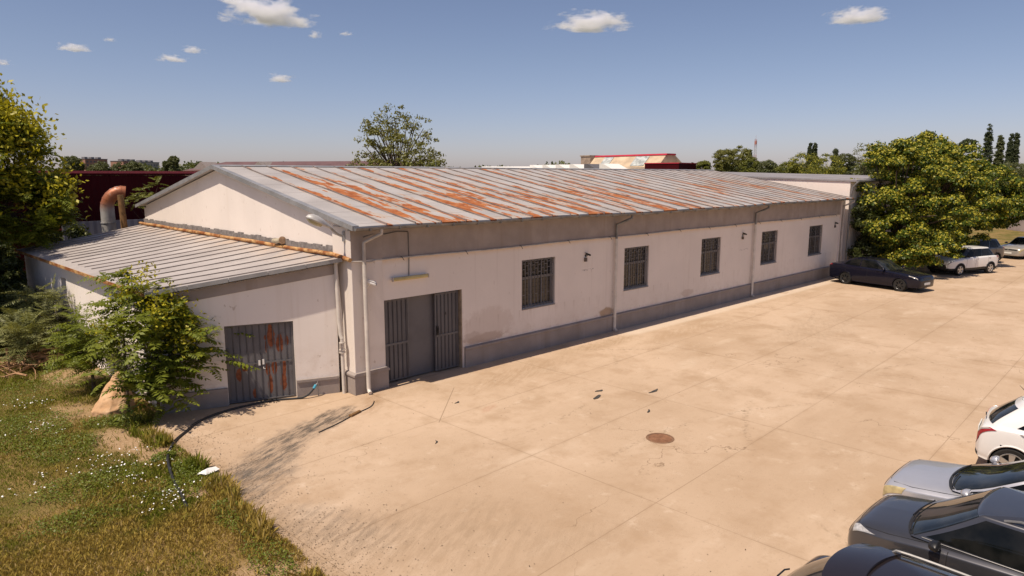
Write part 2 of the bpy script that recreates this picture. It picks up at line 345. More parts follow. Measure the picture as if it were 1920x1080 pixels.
def mat_concrete():
    m = N('yard_concrete'); x, y, z = m.xyz()
    n_big = m.noise(.16, 5, .6); n_mid = m.noise(.7, 6, .65); n_f = m.noise(14, 4, .7); n_v = m.noise(60, 3, .7)
    wob = m.math('ADD', m.math('MULTIPLY', m.noise(1.1, 6, .7), .6), m.math('MULTIPLY', m.noise(6, 5, .7), .4))
    scr = m.ramp(m.noise(1.0, 6, .72, m.scaled((1.5, 7.5, 1), vec=m.scaled((1, 1, 1), rot=(0, 0, -.5)))), .40, .62, .25, 1); grn = m.ramp(n_v, .36, .56, .45, 1)
    A, B, D = C4((.47, .335, .222)), C4((.57, .42, .295)), C4((.405, .275, .17))
    k = m.mix(m.ramp(n_big, .32, .68), A, B)
    k = m.mix(m.math('MULTIPLY', m.ramp(n_mid, .46, .72), .75), k, D)
    k = m.mix(m.math('MULTIPLY', m.ramp(m.noise(2.6, 6, .7, m.scaled((1, 1, 1), (7, 3, 0))), .52, .72), .5), k, C4((.41, .28, .175)))
    k = m.mix(m.math('MULTIPLY', m.ramp(m.noise(1.7, 6, .7, m.scaled((1, 1, 1), (1, 9, 0))), .56, .74), .55), k, C4((.66, .52, .39)))
    # long drifts following the drive direction
    dr = m.noise(1.0, 6, .62, m.scaled((.14, .75, 1), (2, 5, 0), (0, 0, .35)))
    k = m.mix(m.math('MULTIPLY', m.ramp(dr, .5, .75), .5), k, C4((.42, .29, .185)))
    k = m.mix(m.math('MULTIPLY', m.ramp(m.noise(1.0, 6, .6, m.scaled((.3, .9, 1), (8, 1, 0), (0, 0, -.5))), .55, .75), .5), k, C4((.64, .50, .37)))
    # pebbly worn zones
    peb = m.math('MULTIPLY', m.ramp(n_v, .48, .66), m.ramp(m.noise(.33, 5, .6, m.scaled((1, 1, 1), (5, 5, 0))), .42, .62))
    k = m.mix(m.math('MULTIPLY', peb, .55), k, C4((.33, .225, .14)))
    k = m.mix(m.math('MULTIPLY', m.ramp(n_f, .56, .74), .4), k, C4((.27, .20, .14)))
    edge = m.math('MULTIPLY', m.math('MULTIPLY', m.ramp(m.math('ADD', x, m.math('MULTIPLY', m.math('SUBTRACT', wob, .5), 2.2)), -3.9, -4.9), m.ramp(y, 1.5, .2)), m.ramp(n_f, .35, .6, .5, 1))
    k = m.mix(m.math('MULTIPLY', edge, .7), k, C4((.30, .19, .10)))
    # pale strip of newer screed along the wall
    strip = m.math('MULTIPLY', m.ramp(y, -1.1, -.75), m.ramp(x, 10.5, 11.5)); strip = m.math('MULTIPLY', strip, m.ramp(n_mid, .3, .45))
    k = m.mix(m.math('MULTIPLY', strip, .55), k, C4((.70, .58, .46)))
    # stains
    for (cx, cy, rx, ry, rot, cc, am, soft, wb) in (
        (-1.35, -1.12, .95, .40, .5, (.05, .044, .04), .99, .22, .6), (-3.1, -2.05, 1.7, .50, .62, (.07, .062, .055), .99, .45, .85),
        (-4.0, -3.2, 1.1, .55, .9, (.12, .105, .09), .75, .5, .7), (-3.3, -6.6, 2.4, .8, -.5, (.33, .23, .145), .6, .5, .7),
        (-2.4, -8.2, 2.3, .7, -.5, (.35, .245, .155), .45, .5, .7), (-4.0, -5.6, 1.3, .6, -1.1, (.20, .155, .115), .5, .5, .7),
        (.1, -.7, .9, .25, .9, (.30, .185, .10), .6, .5, .5), (4.6, -1.5, 2.2, .55, .1, (.37, .25, .15), .7, .5, .6),
        (9.3, -1.0, 1.8, .38, .0, (.38, .26, .155), .7, .5, .6), (13, -1.8, 2.6, .4, .05, (.40, .27, .16), .6, .5, .7),
        (1.9, -3.2, .30, .12, .3, (.42, .20, .12), .5, .4, .5), 
        (17, -5.2, 3.4, 1.1, .1, (.36, .26, .17), .4, .5, .8)):
        k = m.mix(m.math('MULTIPLY', m.math('MULTIPLY', m.blob(cx, cy, rx, ry, rot, soft, wb*1.3, wob), m.math('MULTIPLY', scr, grn)), min(1, am*1.15)), k, C4(cc))
    # sawn joints: thin dirty grooves, slightly skewed to the wall
    ca, sa = math.cos(R(2.2)), math.sin(R(2.2))
    xr = m.math('ADD', m.math('MULTIPLY', x, ca), m.math('MULTIPLY', y, sa)); yr = m.math('SUBTRACT', m.math('MULTIPLY', y, ca), m.math('MULTIPLY', x, sa))
    jt = None
    for co_, sp, off in ((yr, 3.02, .02), (xr, 5.1, .38)):
        f_ = m.math('ABSOLUTE', m.math('SUBTRACT', m.math('FRACT', m.math('ADD', m.math('DIVIDE', m.math('SUBTRACT', co_, off), sp), .5)), .5))
        ff = m.math('MULTIPLY', f_, sp)
        j = m.math('MAXIMUM', m.ramp(ff, .003, .012, .55, 0), m.math('MULTIPLY', m.ramp(ff, .0, .09, .14, 0), m.ramp(n_mid, .4, .6)))
        jt = j if jt is None else m.math('MAXIMUM', jt, j)
    jt = m.math('MULTIPLY', jt, m.ramp(m.noise(.5, 4, .6), .28, .5, .35, 1))
    k = m.mix(jt, k, C4((.20, .125, .065)))
    # wandering hairline cracks and scrubbed tyre arcs
    vo = m.n('ShaderNodeTexVoronoi', feature='DISTANCE_TO_EDGE'); vo.inputs['Scale'].default_value = .17; dv_ = m.n('ShaderNodeVectorMath', operation='ADD'); nc_ = m.n('ShaderNodeTexNoise'); nc_.inputs['Scale'].default_value = 1.4; nc_.inputs['Detail'].default_value = 6; m.t.links.new(m.co, nc_.inputs['Vector'])
    sv_ = m.n('ShaderNodeVectorMath', operation='SCALE'); m.t.links.new(nc_.outputs['Color'], sv_.inputs[0]); sv_.inputs['Scale'].default_value = 1.6; m.t.links.new(m.co, dv_.inputs[0]); m.t.links.new(sv_.outputs[0], dv_.inputs[1]); m.t.links.new(dv_.outputs[0], vo.inputs['Vector'])
    k = m.mix(m.math('MULTIPLY', m.ramp(vo.outputs['Distance'], .0005, .0028, .7, 0), m.ramp(m.noise(.22, 3, .5, m.scaled((1, 1, 1), (4, 8, 0))), .50, .60)), k, C4((.20, .13, .075)))
    for cx, cy, rr_, wd_ in ((10.5, -17, 8.6, .10), (10.5, -17, 10.1, .10), (3, -16.5, 9.4, .09), (22, -15, 9.0, .11), (1.5, 4.5, 9.5, .08), (1.5, 4.5, 8.0, .08), (16, 6, 10.5, .1)):
        q = m.n('ShaderNodeVectorMath', operation='DISTANCE'); m.t.links.new(m.co, q.inputs[0]); q.inputs[1].default_value = (cx, cy, 0)
        q = m.math('ABSOLUTE', m.math('SUBTRACT', q.outputs['Value'], rr_)); q = m.math('MULTIPLY', m.ramp(q, wd_*.4, wd_, 1, 0), m.math('MULTIPLY', m.ramp(m.noise(9, 4, .7), .48, .6), m.ramp(m.noise(.35, 3, .5, m.scaled((1, 1, 1), (cx, cy, 0))), .45, .62)))
        k = m.mix(m.math('MULTIPLY', q, .5), k, C4((.27, .19, .12)))
    # diagonal crack near the gate
    cr = m.math('ABSOLUTE', m.math('SUBTRACT', m.math('SUBTRACT', y, -3.1), m.math('MULTIPLY', m.math('SUBTRACT', x, .4), .95)))
    cr = m.math('MULTIPLY', m.ramp(cr, .008, .02, .7, 0), m.math('MULTIPLY', m.ramp(x, .38, .4), m.ramp(x, 2.4, 2.3)))
    k = m.mix(cr, k, C4((.22, .15, .09)))
    k = m.mix(1.0, k, C4((.905, .915, .92)), 'MULTIPLY')
    m.bump(m.math('ADD', n_f, m.math('MULTIPLY', n_v, .6)), .006, .35)
    return m.done(k, .92, 0, .2)
M_conc = mat_concrete()

def mat_ground():
    m = N('grassy_soil'); x, y, z = m.xyz()
    n1 = m.noise(.5, 6, .65); n2 = m.noise(3.5, 6, .7); n3 = m.noise(22, 4, .7)
    k = m.mix(m.ramp(n1, .36, .62), C4((.115, .105, .025)), C4((.25, .165, .065)))
    k = m.mix(m.math('MULTIPLY', m.ramp(n2, .5, .75), .6), k, C4((.33, .22, .11)))
    k = m.mix(m.math('MULTIPLY', m.ramp(n3, .5, .7), .5), k, C4((.09, .075, .025)))
    wob = m.noise(1.6, 6, .68)
    for (cx, cy, rx, ry, rot, am) in ((-5.3, .9, .55, .95, .3, .95), (-5.15, -.5, .40, .7, 0, .85), (-4.7, 7.4, 1.3, 1.4, .2, .7), (-5.0, -2.9, .35, .4, 0, .8), (-5.4, -6.4, .9, .6, 0, .7), (-5.7, 3.8, .5, .9, .1, .6), (-4.7, -1.4, .25, 1.2, 0, .7)):
        k = m.mix(m.math('MULTIPLY', m.blob(cx, cy, rx, ry, rot, .4, .6, wob), am), k, m.mix(m.ramp(n3, .3, .7), C4((.29, .185, .10)), C4((.43, .30, .185))))
    far = m.ramp(m.math('ABSOLUTE', x), 60, 160)
    k = m.mix(far, k, C4((.10, .11, .04)))
    m.bump(m.math('ADD', n2, m.math('MULTIPLY', n3, .6)), .05, .6)
    return m.done(k, .95, 0, .1)
M_ground = mat_ground()

def mat_leaf(name, c1, c2, trans=.32, scale=.8, rough=.5):
    m = N(name)
    g = m.n('ShaderNodeNewGeometry')
    wv = m.ramp(m.noise(scale, 4, .6), .3, .7)
    rnd = g.outputs['Random Per Island']
    f = m.math('ADD', m.math('MULTIPLY', wv, .5), m.math('MULTIPLY', rnd, .5))
    k = m.mix(f, C4(c1), C4(c2)); m.done(k, rough, 0, .35)
    tr = m.n('ShaderNodeBsdfTranslucent'); m.put(tr.inputs[0], m.mix(1.0, k, C4((1.15, 1.1, .5)), 'MULTIPLY'))
    mx = m.n('ShaderNodeMixShader'); mx.inputs[0].default_value = trans
    m.t.links.new(m.b.outputs[0], mx.inputs[1]); m.t.links.new(tr.outputs[0], mx.inputs[2]); m.t.links.new(mx.outputs[0], m.out.inputs[0])
    return m.mat
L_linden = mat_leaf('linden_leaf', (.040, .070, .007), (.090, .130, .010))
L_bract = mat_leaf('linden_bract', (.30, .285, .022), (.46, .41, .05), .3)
L_ail = mat_leaf('pinnate_leaf', (.10, .135, .015), (.22, .24, .025))
L_ailfl = mat_leaf('yellow_panicle', (.33, .31, .014), (.47, .41, .028), .25)
L_grey = mat_leaf('sumac_leaf', (.15, .165, .055), (.25, .25, .095), .3)
L_dark = mat_leaf('dark_leaf', (.035, .048, .012), (.075, .085, .018))
L_pop = mat_leaf('poplar_leaf', (.045, .06, .025), (.08, .095, .035))
L_mid = mat_leaf('bright_leaf', (.095, .115, .018), (.19, .195, .028))
L_sparse = mat_leaf('sparse_leaf', (.13, .135, .03), (.22, .215, .05), .3)
L_far = mat_leaf('far_leaf', (.08, .095, .035), (.135, .145, .05))
M_bark = simple('bark', (.10, .075, .055), .9, 0, .35, 6, .1)
def mat_grass():
    m = N('grass_blade'); g = m.n('ShaderNodeNewGeometry'); rnd = g.outputs['Random Per Island']
    n1 = m.noise(.55, 5, .6); n2 = m.noise(2.6, 4, .6)
    k = m.mix(m.ramp(m.math('ADD', n1, m.math('ADD', m.math('MULTIPLY', m.math('SUBTRACT', n2, .5), .7), m.ramp(m.xyz()[1], -1.2, -4.2, -.06, .12))), .40, .62), C4((.19, .215, .018)), C4((.43, .31, .07)))
    k = m.mix(m.math('MULTIPLY', rnd, .35), k, C4((.24, .195, .04)))
    k = m.mix(m.ramp(rnd, .90, .93), k, C4((.48, .35, .15)))
    m.done(k, .6, 0, .2)
    tr = m.n('ShaderNodeBsdfTranslucent'); m.put(tr.inputs[0], k); mx = m.n('ShaderNodeMixShader'); mx.inputs[0].default_value = .3
    m.t.links.new(m.b.outputs[0], mx.inputs[1]); m.t.links.new(tr.outputs[0], mx.inputs[2]); m.t.links.new(mx.outputs[0], m.out.inputs[0])
    return m.mat
M_grass = mat_grass()
L_weed = mat_leaf('weed_leaf', (.10, .135, .013), (.18, .21, .024), .3, 2)
M_daisy = simple('daisy_white', (.8, .79, .76), .7, 0, .05, 5)

# ------------------------------------------------------------------ setting: ground and yard
def sheet(name, poly, z, mat, grid=None):
    b = MB(); b.add([(x, y, z) for x, y in poly], [tuple(range(len(poly)))])
    return tag(b.build(name, mat), kind='structure')
g = MB(); S = 6000
g.add([(-S, -S, -.012), (S, -S, -.012), (S, S, -.012), (-S, S, -.012)], [(0, 1, 2, 3)])
tag(g.build('ground', M_ground), kind='structure')
edge_pts = [(-.2, .7), (-4.2, 2.15), (-4.55, 1.6), (-4.9, .75), (-4.72, .1), (-4.62, -.6), (-4.66, -1.5), (-4.58, -2.4), (-4.6, -3.1), (-4.72, -3.9), (-4.78, -4.8), (-4.70, -5.8), (-4.74, -6.9), (-4.9, -9), (-5.2, -13), (-5.6, -30), (5, -60), (120, -60), (120, -9.0), (60, -6.5), (47, -3.0), (34, -.4), (33, .6), (16, .6)]
def rough_edge(P, a, b, amp, step=.18, seed=3):
    r = random.Random(seed); out = []
    for i in range(len(P)):
        p, q = P[i], P[(i+1) % len(P)]
        out.append(p)
        if a <= i < b:
            L = math.hypot(q[0]-p[0], q[1]-p[1]); n = max(1, int(L/step))
            for k in range(1, n):
                t = k/n; out.append((p[0]+(q[0]-p[0])*t + r.uniform(-amp, amp), p[1]+(q[1]-p[1])*t + r.uniform(-amp, amp)))
    return out
sheet('concrete_yard', rough_edge(edge_pts, 1, 14, .06), 0.0, M_conc)

# ------------------------------------------------------------------ walls with openings
def wall_mb(origin, du, L, zt0, zt1, thick, openings, nrm, z0=0.0):
    """front face at origin, running along unit vector du for L metres; top slopes zt0->zt1; thickness goes against nrm.
       openings = [(u0,u1,z0,z1)] ; only front, back, reveals and outer edges"""
    b = MB(); o = Vector(origin); du = Vector(du).normalized(); n = Vector(nrm).normalized()
    top = lambda u: zt0 + (zt1-zt0)*u/L
    us = sorted({0.0, L, *[q for op in openings for q in op[:2]]})
    def P(u, z, d): return o + du*u + Vector((0, 0, z)) - n*d
    for u0, u1 in zip(us[:-1], us[1:]):
        ops = sorted([op for op in openings if op[0] < u1-1e-6 and op[1] > u0+1e-6], key=lambda q: q[2])
        segs = []; cur = z0
        for op in ops:
            if op[2] > cur + 1e-6: segs.append(((cur, cur), (op[2], op[2])))
            cur = op[3]
        segs.append(((cur, cur), (top(u0), top(u1))))
        for (a0, a1), (b0, b1) in segs:
            for d in (0, thick):
                b.add([P(u0, a0, d), P(u1, a1, d), P(u1, b1, d), P(u0, b0, d)], [(0, 1, 2, 3)] if d == 0 else [(3, 2, 1, 0)])
        b.add([P(u0, top(u0), 0), P(u1, top(u1), 0), P(u1, top(u1), thick), P(u0, top(u0), thick)], [(0, 1, 2, 3)])
    for u0, u1, a, c in openings:
        q = [(u0, a), (u1, a), (u1, c), (u0, c)]
        for i in range(4):
            if a <= z0+1e-6 and i == 0: continue
            (ua, za), (ub, zb) = q[i], q[(i+1) % 4]
            b.add([P(ua, za, 0), P(ub, zb, 0), P(ub, zb, thick), P(ua, za, thick)], [(3, 2, 1, 0)])
    for u in (0, L):
        b.add([P(u, z0, 0), P(u, z0, thick), P(u, top(u), thick), P(u, top(u), 0)], [(0, 1, 2, 3)])
    return b

# ------------------------------------------------------------------ main building
EAVE_Y, EAVE_Z, RIDGE_Y, RIDGE_Z = -.39, 4.51, 8.73, 6.12
LEN = 32.6; BACK = 17.5; WY = .12; GX = .12
SL = (RIDGE_Z-EAVE_Z)/(RIDGE_Y-EAVE_Y)
mainb = tag(empty('warehouse', (0, 0, 0)), 'long low white warehouse with grey plinth, barred windows and rust-streaked metal gable roof', 'warehouse')
WIN = [(6.31, 7.90), (11.74, 13.33), (17.20, 18.82), (22.68, 24.38), (28.10, 29.85)]
ops = [(a-GX, c-GX, 1.48, 3.08) for a, c in WIN] + [(1.05-GX, 3.80-GX, 0, 2.43)]
wall_mb((GX, WY, 0), (1, 0, 0), LEN-GX, 4.52, 4.52, .34, ops, (0, -1, 0)).build('front_wall', M_front, mainb, fix=False)
# gable wall facing the annex
gb = MB(); ztop = lambda y: RIDGE_Z - abs(y-RIDGE_Y)*SL - .10
gy = [WY+.34, RIDGE_Y, BACK-.2]
gb.prism([(gy[0], 0), (gy[2], 0), (gy[2], ztop(gy[2])), (RIDGE_Y, ztop(RIDGE_Y)), (gy[0], ztop(gy[0]))], 'x', GX, GX+.3)
gb.build('gable_wall', M_wall, mainb)
gb = MB(); gb.prism([(gy[0], 0), (gy[2], 0), (gy[2], ztop(gy[2])), (RIDGE_Y, ztop(RIDGE_Y)), (gy[0], ztop(gy[0]))], 'x', LEN-.3, LEN)
gb.build('far_gable_wall', M_wall, mainb)
b = MB(); b.box((GX, BACK-.2, 0), (LEN, BACK+.1, 4.4)); b.build('rear_wall', M_wall, mainb)
# grey band under the eave and the plinth
b = MB(); b.box((1.0, WY-.03, 3.56), (LEN-.12, WY-.002, 4.50)); b.build('grey_band', M_band, mainb)
def plinth(b, x0, x1):
    b.prism([(.05, 0), (.05, .53), (.025, .56), (.025, .615), (WY-.002, .645), (WY-.002, 0)], 'x', x0, x1)
b = MB(); plinth(b, 3.86, LEN-.5); b.build('plinth', M_plinth, mainb)
# corner pillar and far pillar
b = MB(); b.box((.06, .06, .55), (1.0, 1.0, 4.47)); b.build('corner_pillar', M_pillar, mainb, bevel=.012)
b = MB(); b.box((0, 0, 0), (1.06, 1.02, .50)); b.prism([(-.03, .50), (1.09, .50), (1.09, .56), (1.02, .60), (.04, .60), (-.03, .56)], 'y', -.03, 1.05)
b.build('pillar_base', M_plinth, mainb, bevel=.01)
b = MB(); b.box((LEN-.5, .05, 0), (LEN+.02, .6, 4.46)); b.build('end_pillar', M_pillar, mainb)
b = MB(); b.box((.055, .045, 3.60), (.999, .0595, 4.46)); b.build('grey_band', M_band, mainb)
# roof
def roof_sheet(x0, x1, y0, z0, y1, z1, th, nx, sag=0.0):
    b = MB(); V = []; rows = 8
    for i in range(nx+1):
        x = x0+(x1-x0)*i/nx
        for j in range(rows+1):
            t = j/rows; y = y0+(y1-y0)*t
            dz = (math.sin(x*.83+1)*.012+math.sin(x*.31)*.018 - sag*math.sin(math.pi*min(1, max(0, x/LEN))))*(1-t)
            V.append((x, y, z0+(z1-z0)*t+dz))
    F = [(i*(rows+1)+j, (i+1)*(rows+1)+j, (i+1)*(rows+1)+j+1, i*(rows+1)+j+1) for i in range(nx) for j in range(rows)]
    n = len(V); b.add(V + [(x, y, z-th) for x, y, z in V], F + [tuple(q+n for q in f[::-1]) for f in F])
    W_ = rows+1
    for i in range(nx):
        b.add([V[i*W_], V[(i+1)*W_], (V[(i+1)*W_][0], V[(i+1)*W_][1], V[(i+1)*W_][2]-th), (V[i*W_][0], V[i*W_][1], V[i*W_][2]-th)], [(0, 3, 2, 1)])
    for i in (0, nx):
        for j in range(rows):
            p, q = V[i*W_+j], V[i*W_+j+1]
            b.add([p, q, (q[0], q[1], q[2]-th), (p[0], p[1], p[2]-th)], [(0, 1, 2, 3)])
    return b
SAG = .035
rb = roof_sheet(-.09, LEN+.02, EAVE_Y, EAVE_Z, RIDGE_Y, RIDGE_Z, .05, 66, SAG)
rf = rb.build('roof', M_roof, mainb)
rb = roof_sheet(-.09, LEN+.02, BACK+.5, EAVE_Z-.03, RIDGE_Y, RIDGE_Z, .05, 40, 0)
rb.build('rear_roof', M_roof, mainb)
b = MB()
k = 0; x = .9-.02
while x < LEN-.1:
    P = []
    for j in range(9):
        t = j/8; y = EAVE_Y+(RIDGE_Y-EAVE_Y)*t
        dz = (math.sin(x*.83+1)*.012+math.sin(x*.31)*.018-SAG*math.sin(math.pi*x/LEN))*(1-t)
        P.append((x+.014*math.sin(j*1.7+k*2.1)+.008*math.sin(j*3.1+k), y, EAVE_Z+(RIDGE_Z-EAVE_Z)*t+dz))
    for p, q in zip(P[:-1], P[1:]):
        b.add([(p[0]-.011, p[1], p[2]+.001), (p[0]+.011, p[1], p[2]+.001), (p[0]+.011, p[1], p[2]+.042), (p[0]-.011, p[1], p[2]+.042),
               (q[0]-.011, q[1], q[2]+.001), (q[0]+.011, q[1], q[2]+.001), (q[0]+.011, q[1], q[2]+.042), (q[0]-.011, q[1], q[2]+.042)],
              [(0, 1, 2, 3), (7, 6, 5, 4), (3, 2, 6, 7), (1, 5, 6, 2), (0, 3, 7, 4)])
    x += .9; k += 1
merge(rf, b, M_seam)
b = MB(); b.prism([(RIDGE_Y-.16, RIDGE_Z-.005), (RIDGE_Y, RIDGE_Z+.045), (RIDGE_Y+.16, RIDGE_Z-.005)], 'x', -.07, LEN+.03); b.build('ridge_cap', M_zinc, rf)
# verge flashing (grey strip down both gable slopes)
b = MB()
for s_ in (-1, 1):
    y_e = EAVE_Y if s_ < 0 else BACK+.5
    z_e = RIDGE_Z-abs(y_e-RIDGE_Y)*SL
    for t0 in range(8):
        ya, yb = RIDGE_Y+(y_e-RIDGE_Y)*t0/8, RIDGE_Y+(y_e-RIDGE_Y)*(t0+1)/8-.004*(1 if s_ > 0 else -1)
        za, zb = RIDGE_Z+(z_e-RIDGE_Z)*t0/8, RIDGE_Z+(z_e-RIDGE_Z)*(t0+1)/8
        lo = -.10 + .006*(t0 % 2)
        b.prism([(ya, za+.035), (yb, zb+.035), (yb, zb+lo), (ya, za+lo)], 'x', -.135, -.10)
        b.prism([(ya, za+.035), (yb, zb+.035), (yb, zb+.012), (ya, za+.012)], 'x', -.0995, .05)
b.build('verge_flashing', M_zinc, mainb)
# soffit closing the wall top
b = MB(); b.box((.0, EAVE_Y+.1, 4.40), (LEN, WY-.031, 4.425)); b.build('soffit_board', M_frame, mainb)
# gutter: half-round with brackets
gz = lambda x: EAVE_Z-.03 + math.sin(x*.83+1)*.012+math.sin(x*.31)*.018 - SAG*math.sin(math.pi*x/LEN)
b = MB(); V = []; prof = [(math.cos(a), math.sin(a)) for a in np.linspace(math.pi, 2*math.pi, 9)]; nx = 66
for i in range(nx+1):
    x = -.1+(LEN+.15)*i/nx
    for r_ in (.075, .068):
        for cy_, cz_ in prof: V.append((x, EAVE_Y-.05+cy_*r_, gz(x)+cz_*r_))
K = 18; F = []
for i in range(nx):
    for j in range(8):
        F += [(i*K+j, (i+1)*K+j, (i+1)*K+j+1, i*K+j+1), (i*K+9+j, i*K+10+j, (i+1)*K+10+j, (i+1)*K+9+j)]
    F += [(i*K, i*K+9, (i+1)*K+9, (i+1)*K), (i*K+8, (i+1)*K+8, (i+1)*K+17, i*K+17)]
b.add(V, F)
for i in (0, nx): b.add([V[i*K+j] for j in range(9)], [tuple(range(9))])
for i in range(36):
    x = .3+i*.9; b.box((x, EAVE_Y-.135, gz(x)-.085), (x+.03, EAVE_Y-.04, gz(x)-.077)); b.box((x, EAVE_Y-.142, gz(x)-.08), (x+.03, EAVE_Y-.128, gz(x)+.012))
gut = b.build('gutter', M_gutter, mainb)
# downpipes
def downpipe(x, mat_top, mat_low, low_z, elbow=True, y=-.02, foot=.12):
    P = [(x+.32, EAVE_Y-.05, gz(x)-.06), (x+.32, EAVE_Y-.05, gz(x)-.18), (x+.2, EAVE_Y+.08, gz(x)-.26), (x, y, gz(x)-.42), (x, y, 3.5)]
    b = MB(); b.tube(P, .048, 10)
    o = b.build('downpipe', mat_top, mainb, smooth='auto')
    b = MB(); b.tube([(x, y, 3.5), (x, y-.002, low_z), (x, y-.004, foot)], .058, 10)
    for zz in (3.2, 2.2, 1.2, .75): b.tube([(x, y, zz-.02), (x, y, zz+.02)], .06, 10)
    if foot < .2: b.tube([(x, y-.004, foot+.02), (x-.01, y-.03, .09), (x-.03, y-.12, .05)], .054, 10)
    b.build('lower_pipe', mat_low, o, smooth='auto')
    return o
downpipe(.36, M_pvc_grey, M_pvc, .6, y=-.08, foot=.14)
for x in (11.08, 21.74): downpipe(x, M_gutter, M_pvc, .6, y=.0, foot=.04)
downpipe(32.25, M_pvc_grey, M_pvc_grey, .6, y=-.03, foot=.04)
# windows: frame, pane, bars
def mat_pane():
    m = N('window_pane'); x, y, z = m.xyz()
    q = m.n('ShaderNodeTexBrick'); q.inputs['Scale'].default_value = 1; q.inputs['Brick Width'].default_value = .30; q.inputs['Row Height'].default_value = .13; q.inputs['Mortar Size'].default_value = .012
    q.inputs['Color1'].default_value = (.085, .070, .050, 1); q.inputs['Color2'].default_value = (.06, .052, .042, 1); q.inputs['Mortar'].default_value = (.022, .02, .018, 1)
    cmb = m.n('ShaderNodeCombineXYZ'); m.put(cmb.inputs[0], x); m.put(cmb.inputs[1], z); m.t.links.new(cmb.outputs[0], q.inputs['Vector'])
    k = m.mix(m.ramp(z, .88, .98), q.outputs[0], C4((.012, .013, .014)))
    return m.done(k, .12, 0, .5)
M_pane = mat_pane()
def make_window(wd, hh):
    """origin at the sill's left front corner"""
    f = MB(); y0, y1 = .13, .20
    f.box((0, y0, 0), (.06, y1, hh)); f.box((wd-.06, y0, 0), (wd, y1, hh)); f.box((.06, y0, 0), (wd-.06, y1, .07)); f.box((.06, y0, hh-.06), (wd-.06, y1, hh))
    f.box((.06, y0+.005, .93), (wd-.06, y1-.004, 1.0))
    for u in (wd/3, 2*wd/3): f.box((u-.03, y0+.008, .07), (u+.03, y1-.006, .93)); f.box((u-.025, y0+.008, 1.0), (u+.025, y1-.006, hh-.06))
    o = f.build('window', M_frame, mainb)
    p = MB(); p.box((.03, .165, .03), (wd-.03, .175, hh-.03)); p.build('pane', M_pane, o)
    gmb = MB(); yb = .045
    n = 11
    for i in range(n):
        u = .05+(wd-.1)*i/(n-1); gmb.box((u-.009, yb-.009, .03), (u+.009, yb+.009, hh-.03))
    for zz in (.05, 1.02, hh-.05): gmb.box((.02, yb+.0095, zz-.014), (wd-.02, yb+.026, zz+.014))
    for i in range(n-1):
        ua, ub = .05+(wd-.1)*i/(n-1)+.0095, .05+(wd-.1)*(i+1)/(n-1)-.0095
        for zz in ((1.16, 1.40) if i % 2 else (1.28, 1.47)): gmb.box((ua, yb-.007, zz-.009), (ub, yb+.007, zz+.009))
    for i in range(0, n-1, 2):
        ua, ub = .05+(wd-.1)*i/(n-1)+.0095, .05+(wd-.1)*(i+1)/(n-1)-.0095
        gmb.box((ua, yb-.007, .42), (ub, yb+.007, .44))
    gmb.build('window_bars', M_bar, o)
    s = MB(); s.box((0.003, -.02, -.045), (wd-.003, .125, -.003)); s.build('sill', M_frame, o)
    return o
for a, c in WIN:
    o = make_window(c-a-.004, 1.596); o.location = (a+.002, WY, 1.482)
# big grey gate
gt = MB(); yb = .36
gt.box((1.055, yb, .03), (3.795, yb+.04, 2.425)); gate = gt.build('gate', M_doorgrey, mainb)
def leaf(x0, x1, y, nr, rail_z, name):
    b = MB(); b.box((x0, y, .05), (x1, y+.035, 2.38)); o = b.build(name, M_doorgrey, gate)
    r_ = MB()
    for i in range(nr):
        u = x0+.09+(x1-x0-.18)*i/(nr-1)
        r_.prism([(u-.022, y-.001), (u+.022, y-.001), (u+.012, y-.03), (u-.012, y-.03)], 'z', .10, 2.33)
    r_.build('rib', M_doorrib, o)
    r_ = MB(); r_.box((x0+.02, y-.036, rail_z-.028), (x1-.02, y-.031, rail_z+.028)); r_.box((x0+.001, y-.012, .051), (x0+.045, y-.001, 2.379)); r_.box((x1-.045, y-.012, .051), (x1-.001, y-.001, 2.379)); r_.build('rail', M_bar, o)
    return o
leaf(1.07, 1.98, yb-.05, 6, 1.12, 'gate_leaf')
rl = leaf(2.86, 3.74, yb-.11, 6, 1.12, 'gate_leaf')
b = MB(); b.box((2.90, .19, 1.15), (2.96, .235, 1.42)); b.tube([(2.93, .19, 1.22), (2.93, .17, 1.24), (2.93, .17, 1.34), (2.93, .19, 1.36)], .012, 6); b.build('handle', M_black, rl)
b = MB(); b.box((3.22, .215, 1.72), (3.26, .249, 1.80)); b.build('peephole', M_black, rl)
b = MB(); b.box((3.76, .02+WY, 0), (3.797, .3, 2.42)); b.build('gate_frame', simple('gate_frame_wood', (.26, .20, .14), .8, 0, .25, 4), gate)
# conduit with hooks along the bottom of the grey band, and cables
b = MB(); cz = lambda x: 3.56 + .012*math.sin(x*.9)
b.tube([(.0, -.03, 3.60), (.25, -.03, 3.58), (.55, -.02, 3.55)] + [(x, .05, cz(x)) for x in np.arange(.8, LEN-.6, .8)], .020, 7)
cond = b.build('cable_conduit', M_pvc_grey, mainb, smooth='auto')
b = MB()
for i in range(14):
    x = 1.6+i*2.28; b.tube([(x, .06, cz(x)+.03), (x, .0, cz(x)+.02), (x+.02, -.03, cz(x)-.04), (x+.05, -.02, cz(x)-.07)], .009, 5)
merge(cond, b, M_black)
b = MB(); b.tube([(.42, .04, 4.2), (.7, .05, 4.27), (1.1, .07, 4.24), (1.5, .07, 4.29), (1.86, .07, 4.27), (1.87, .07, 4.2), (1.88, .08, 3.6), (1.88, .1, 3.05)], .012, 6)
b.build('cable', M_cable, mainb, smooth='auto')
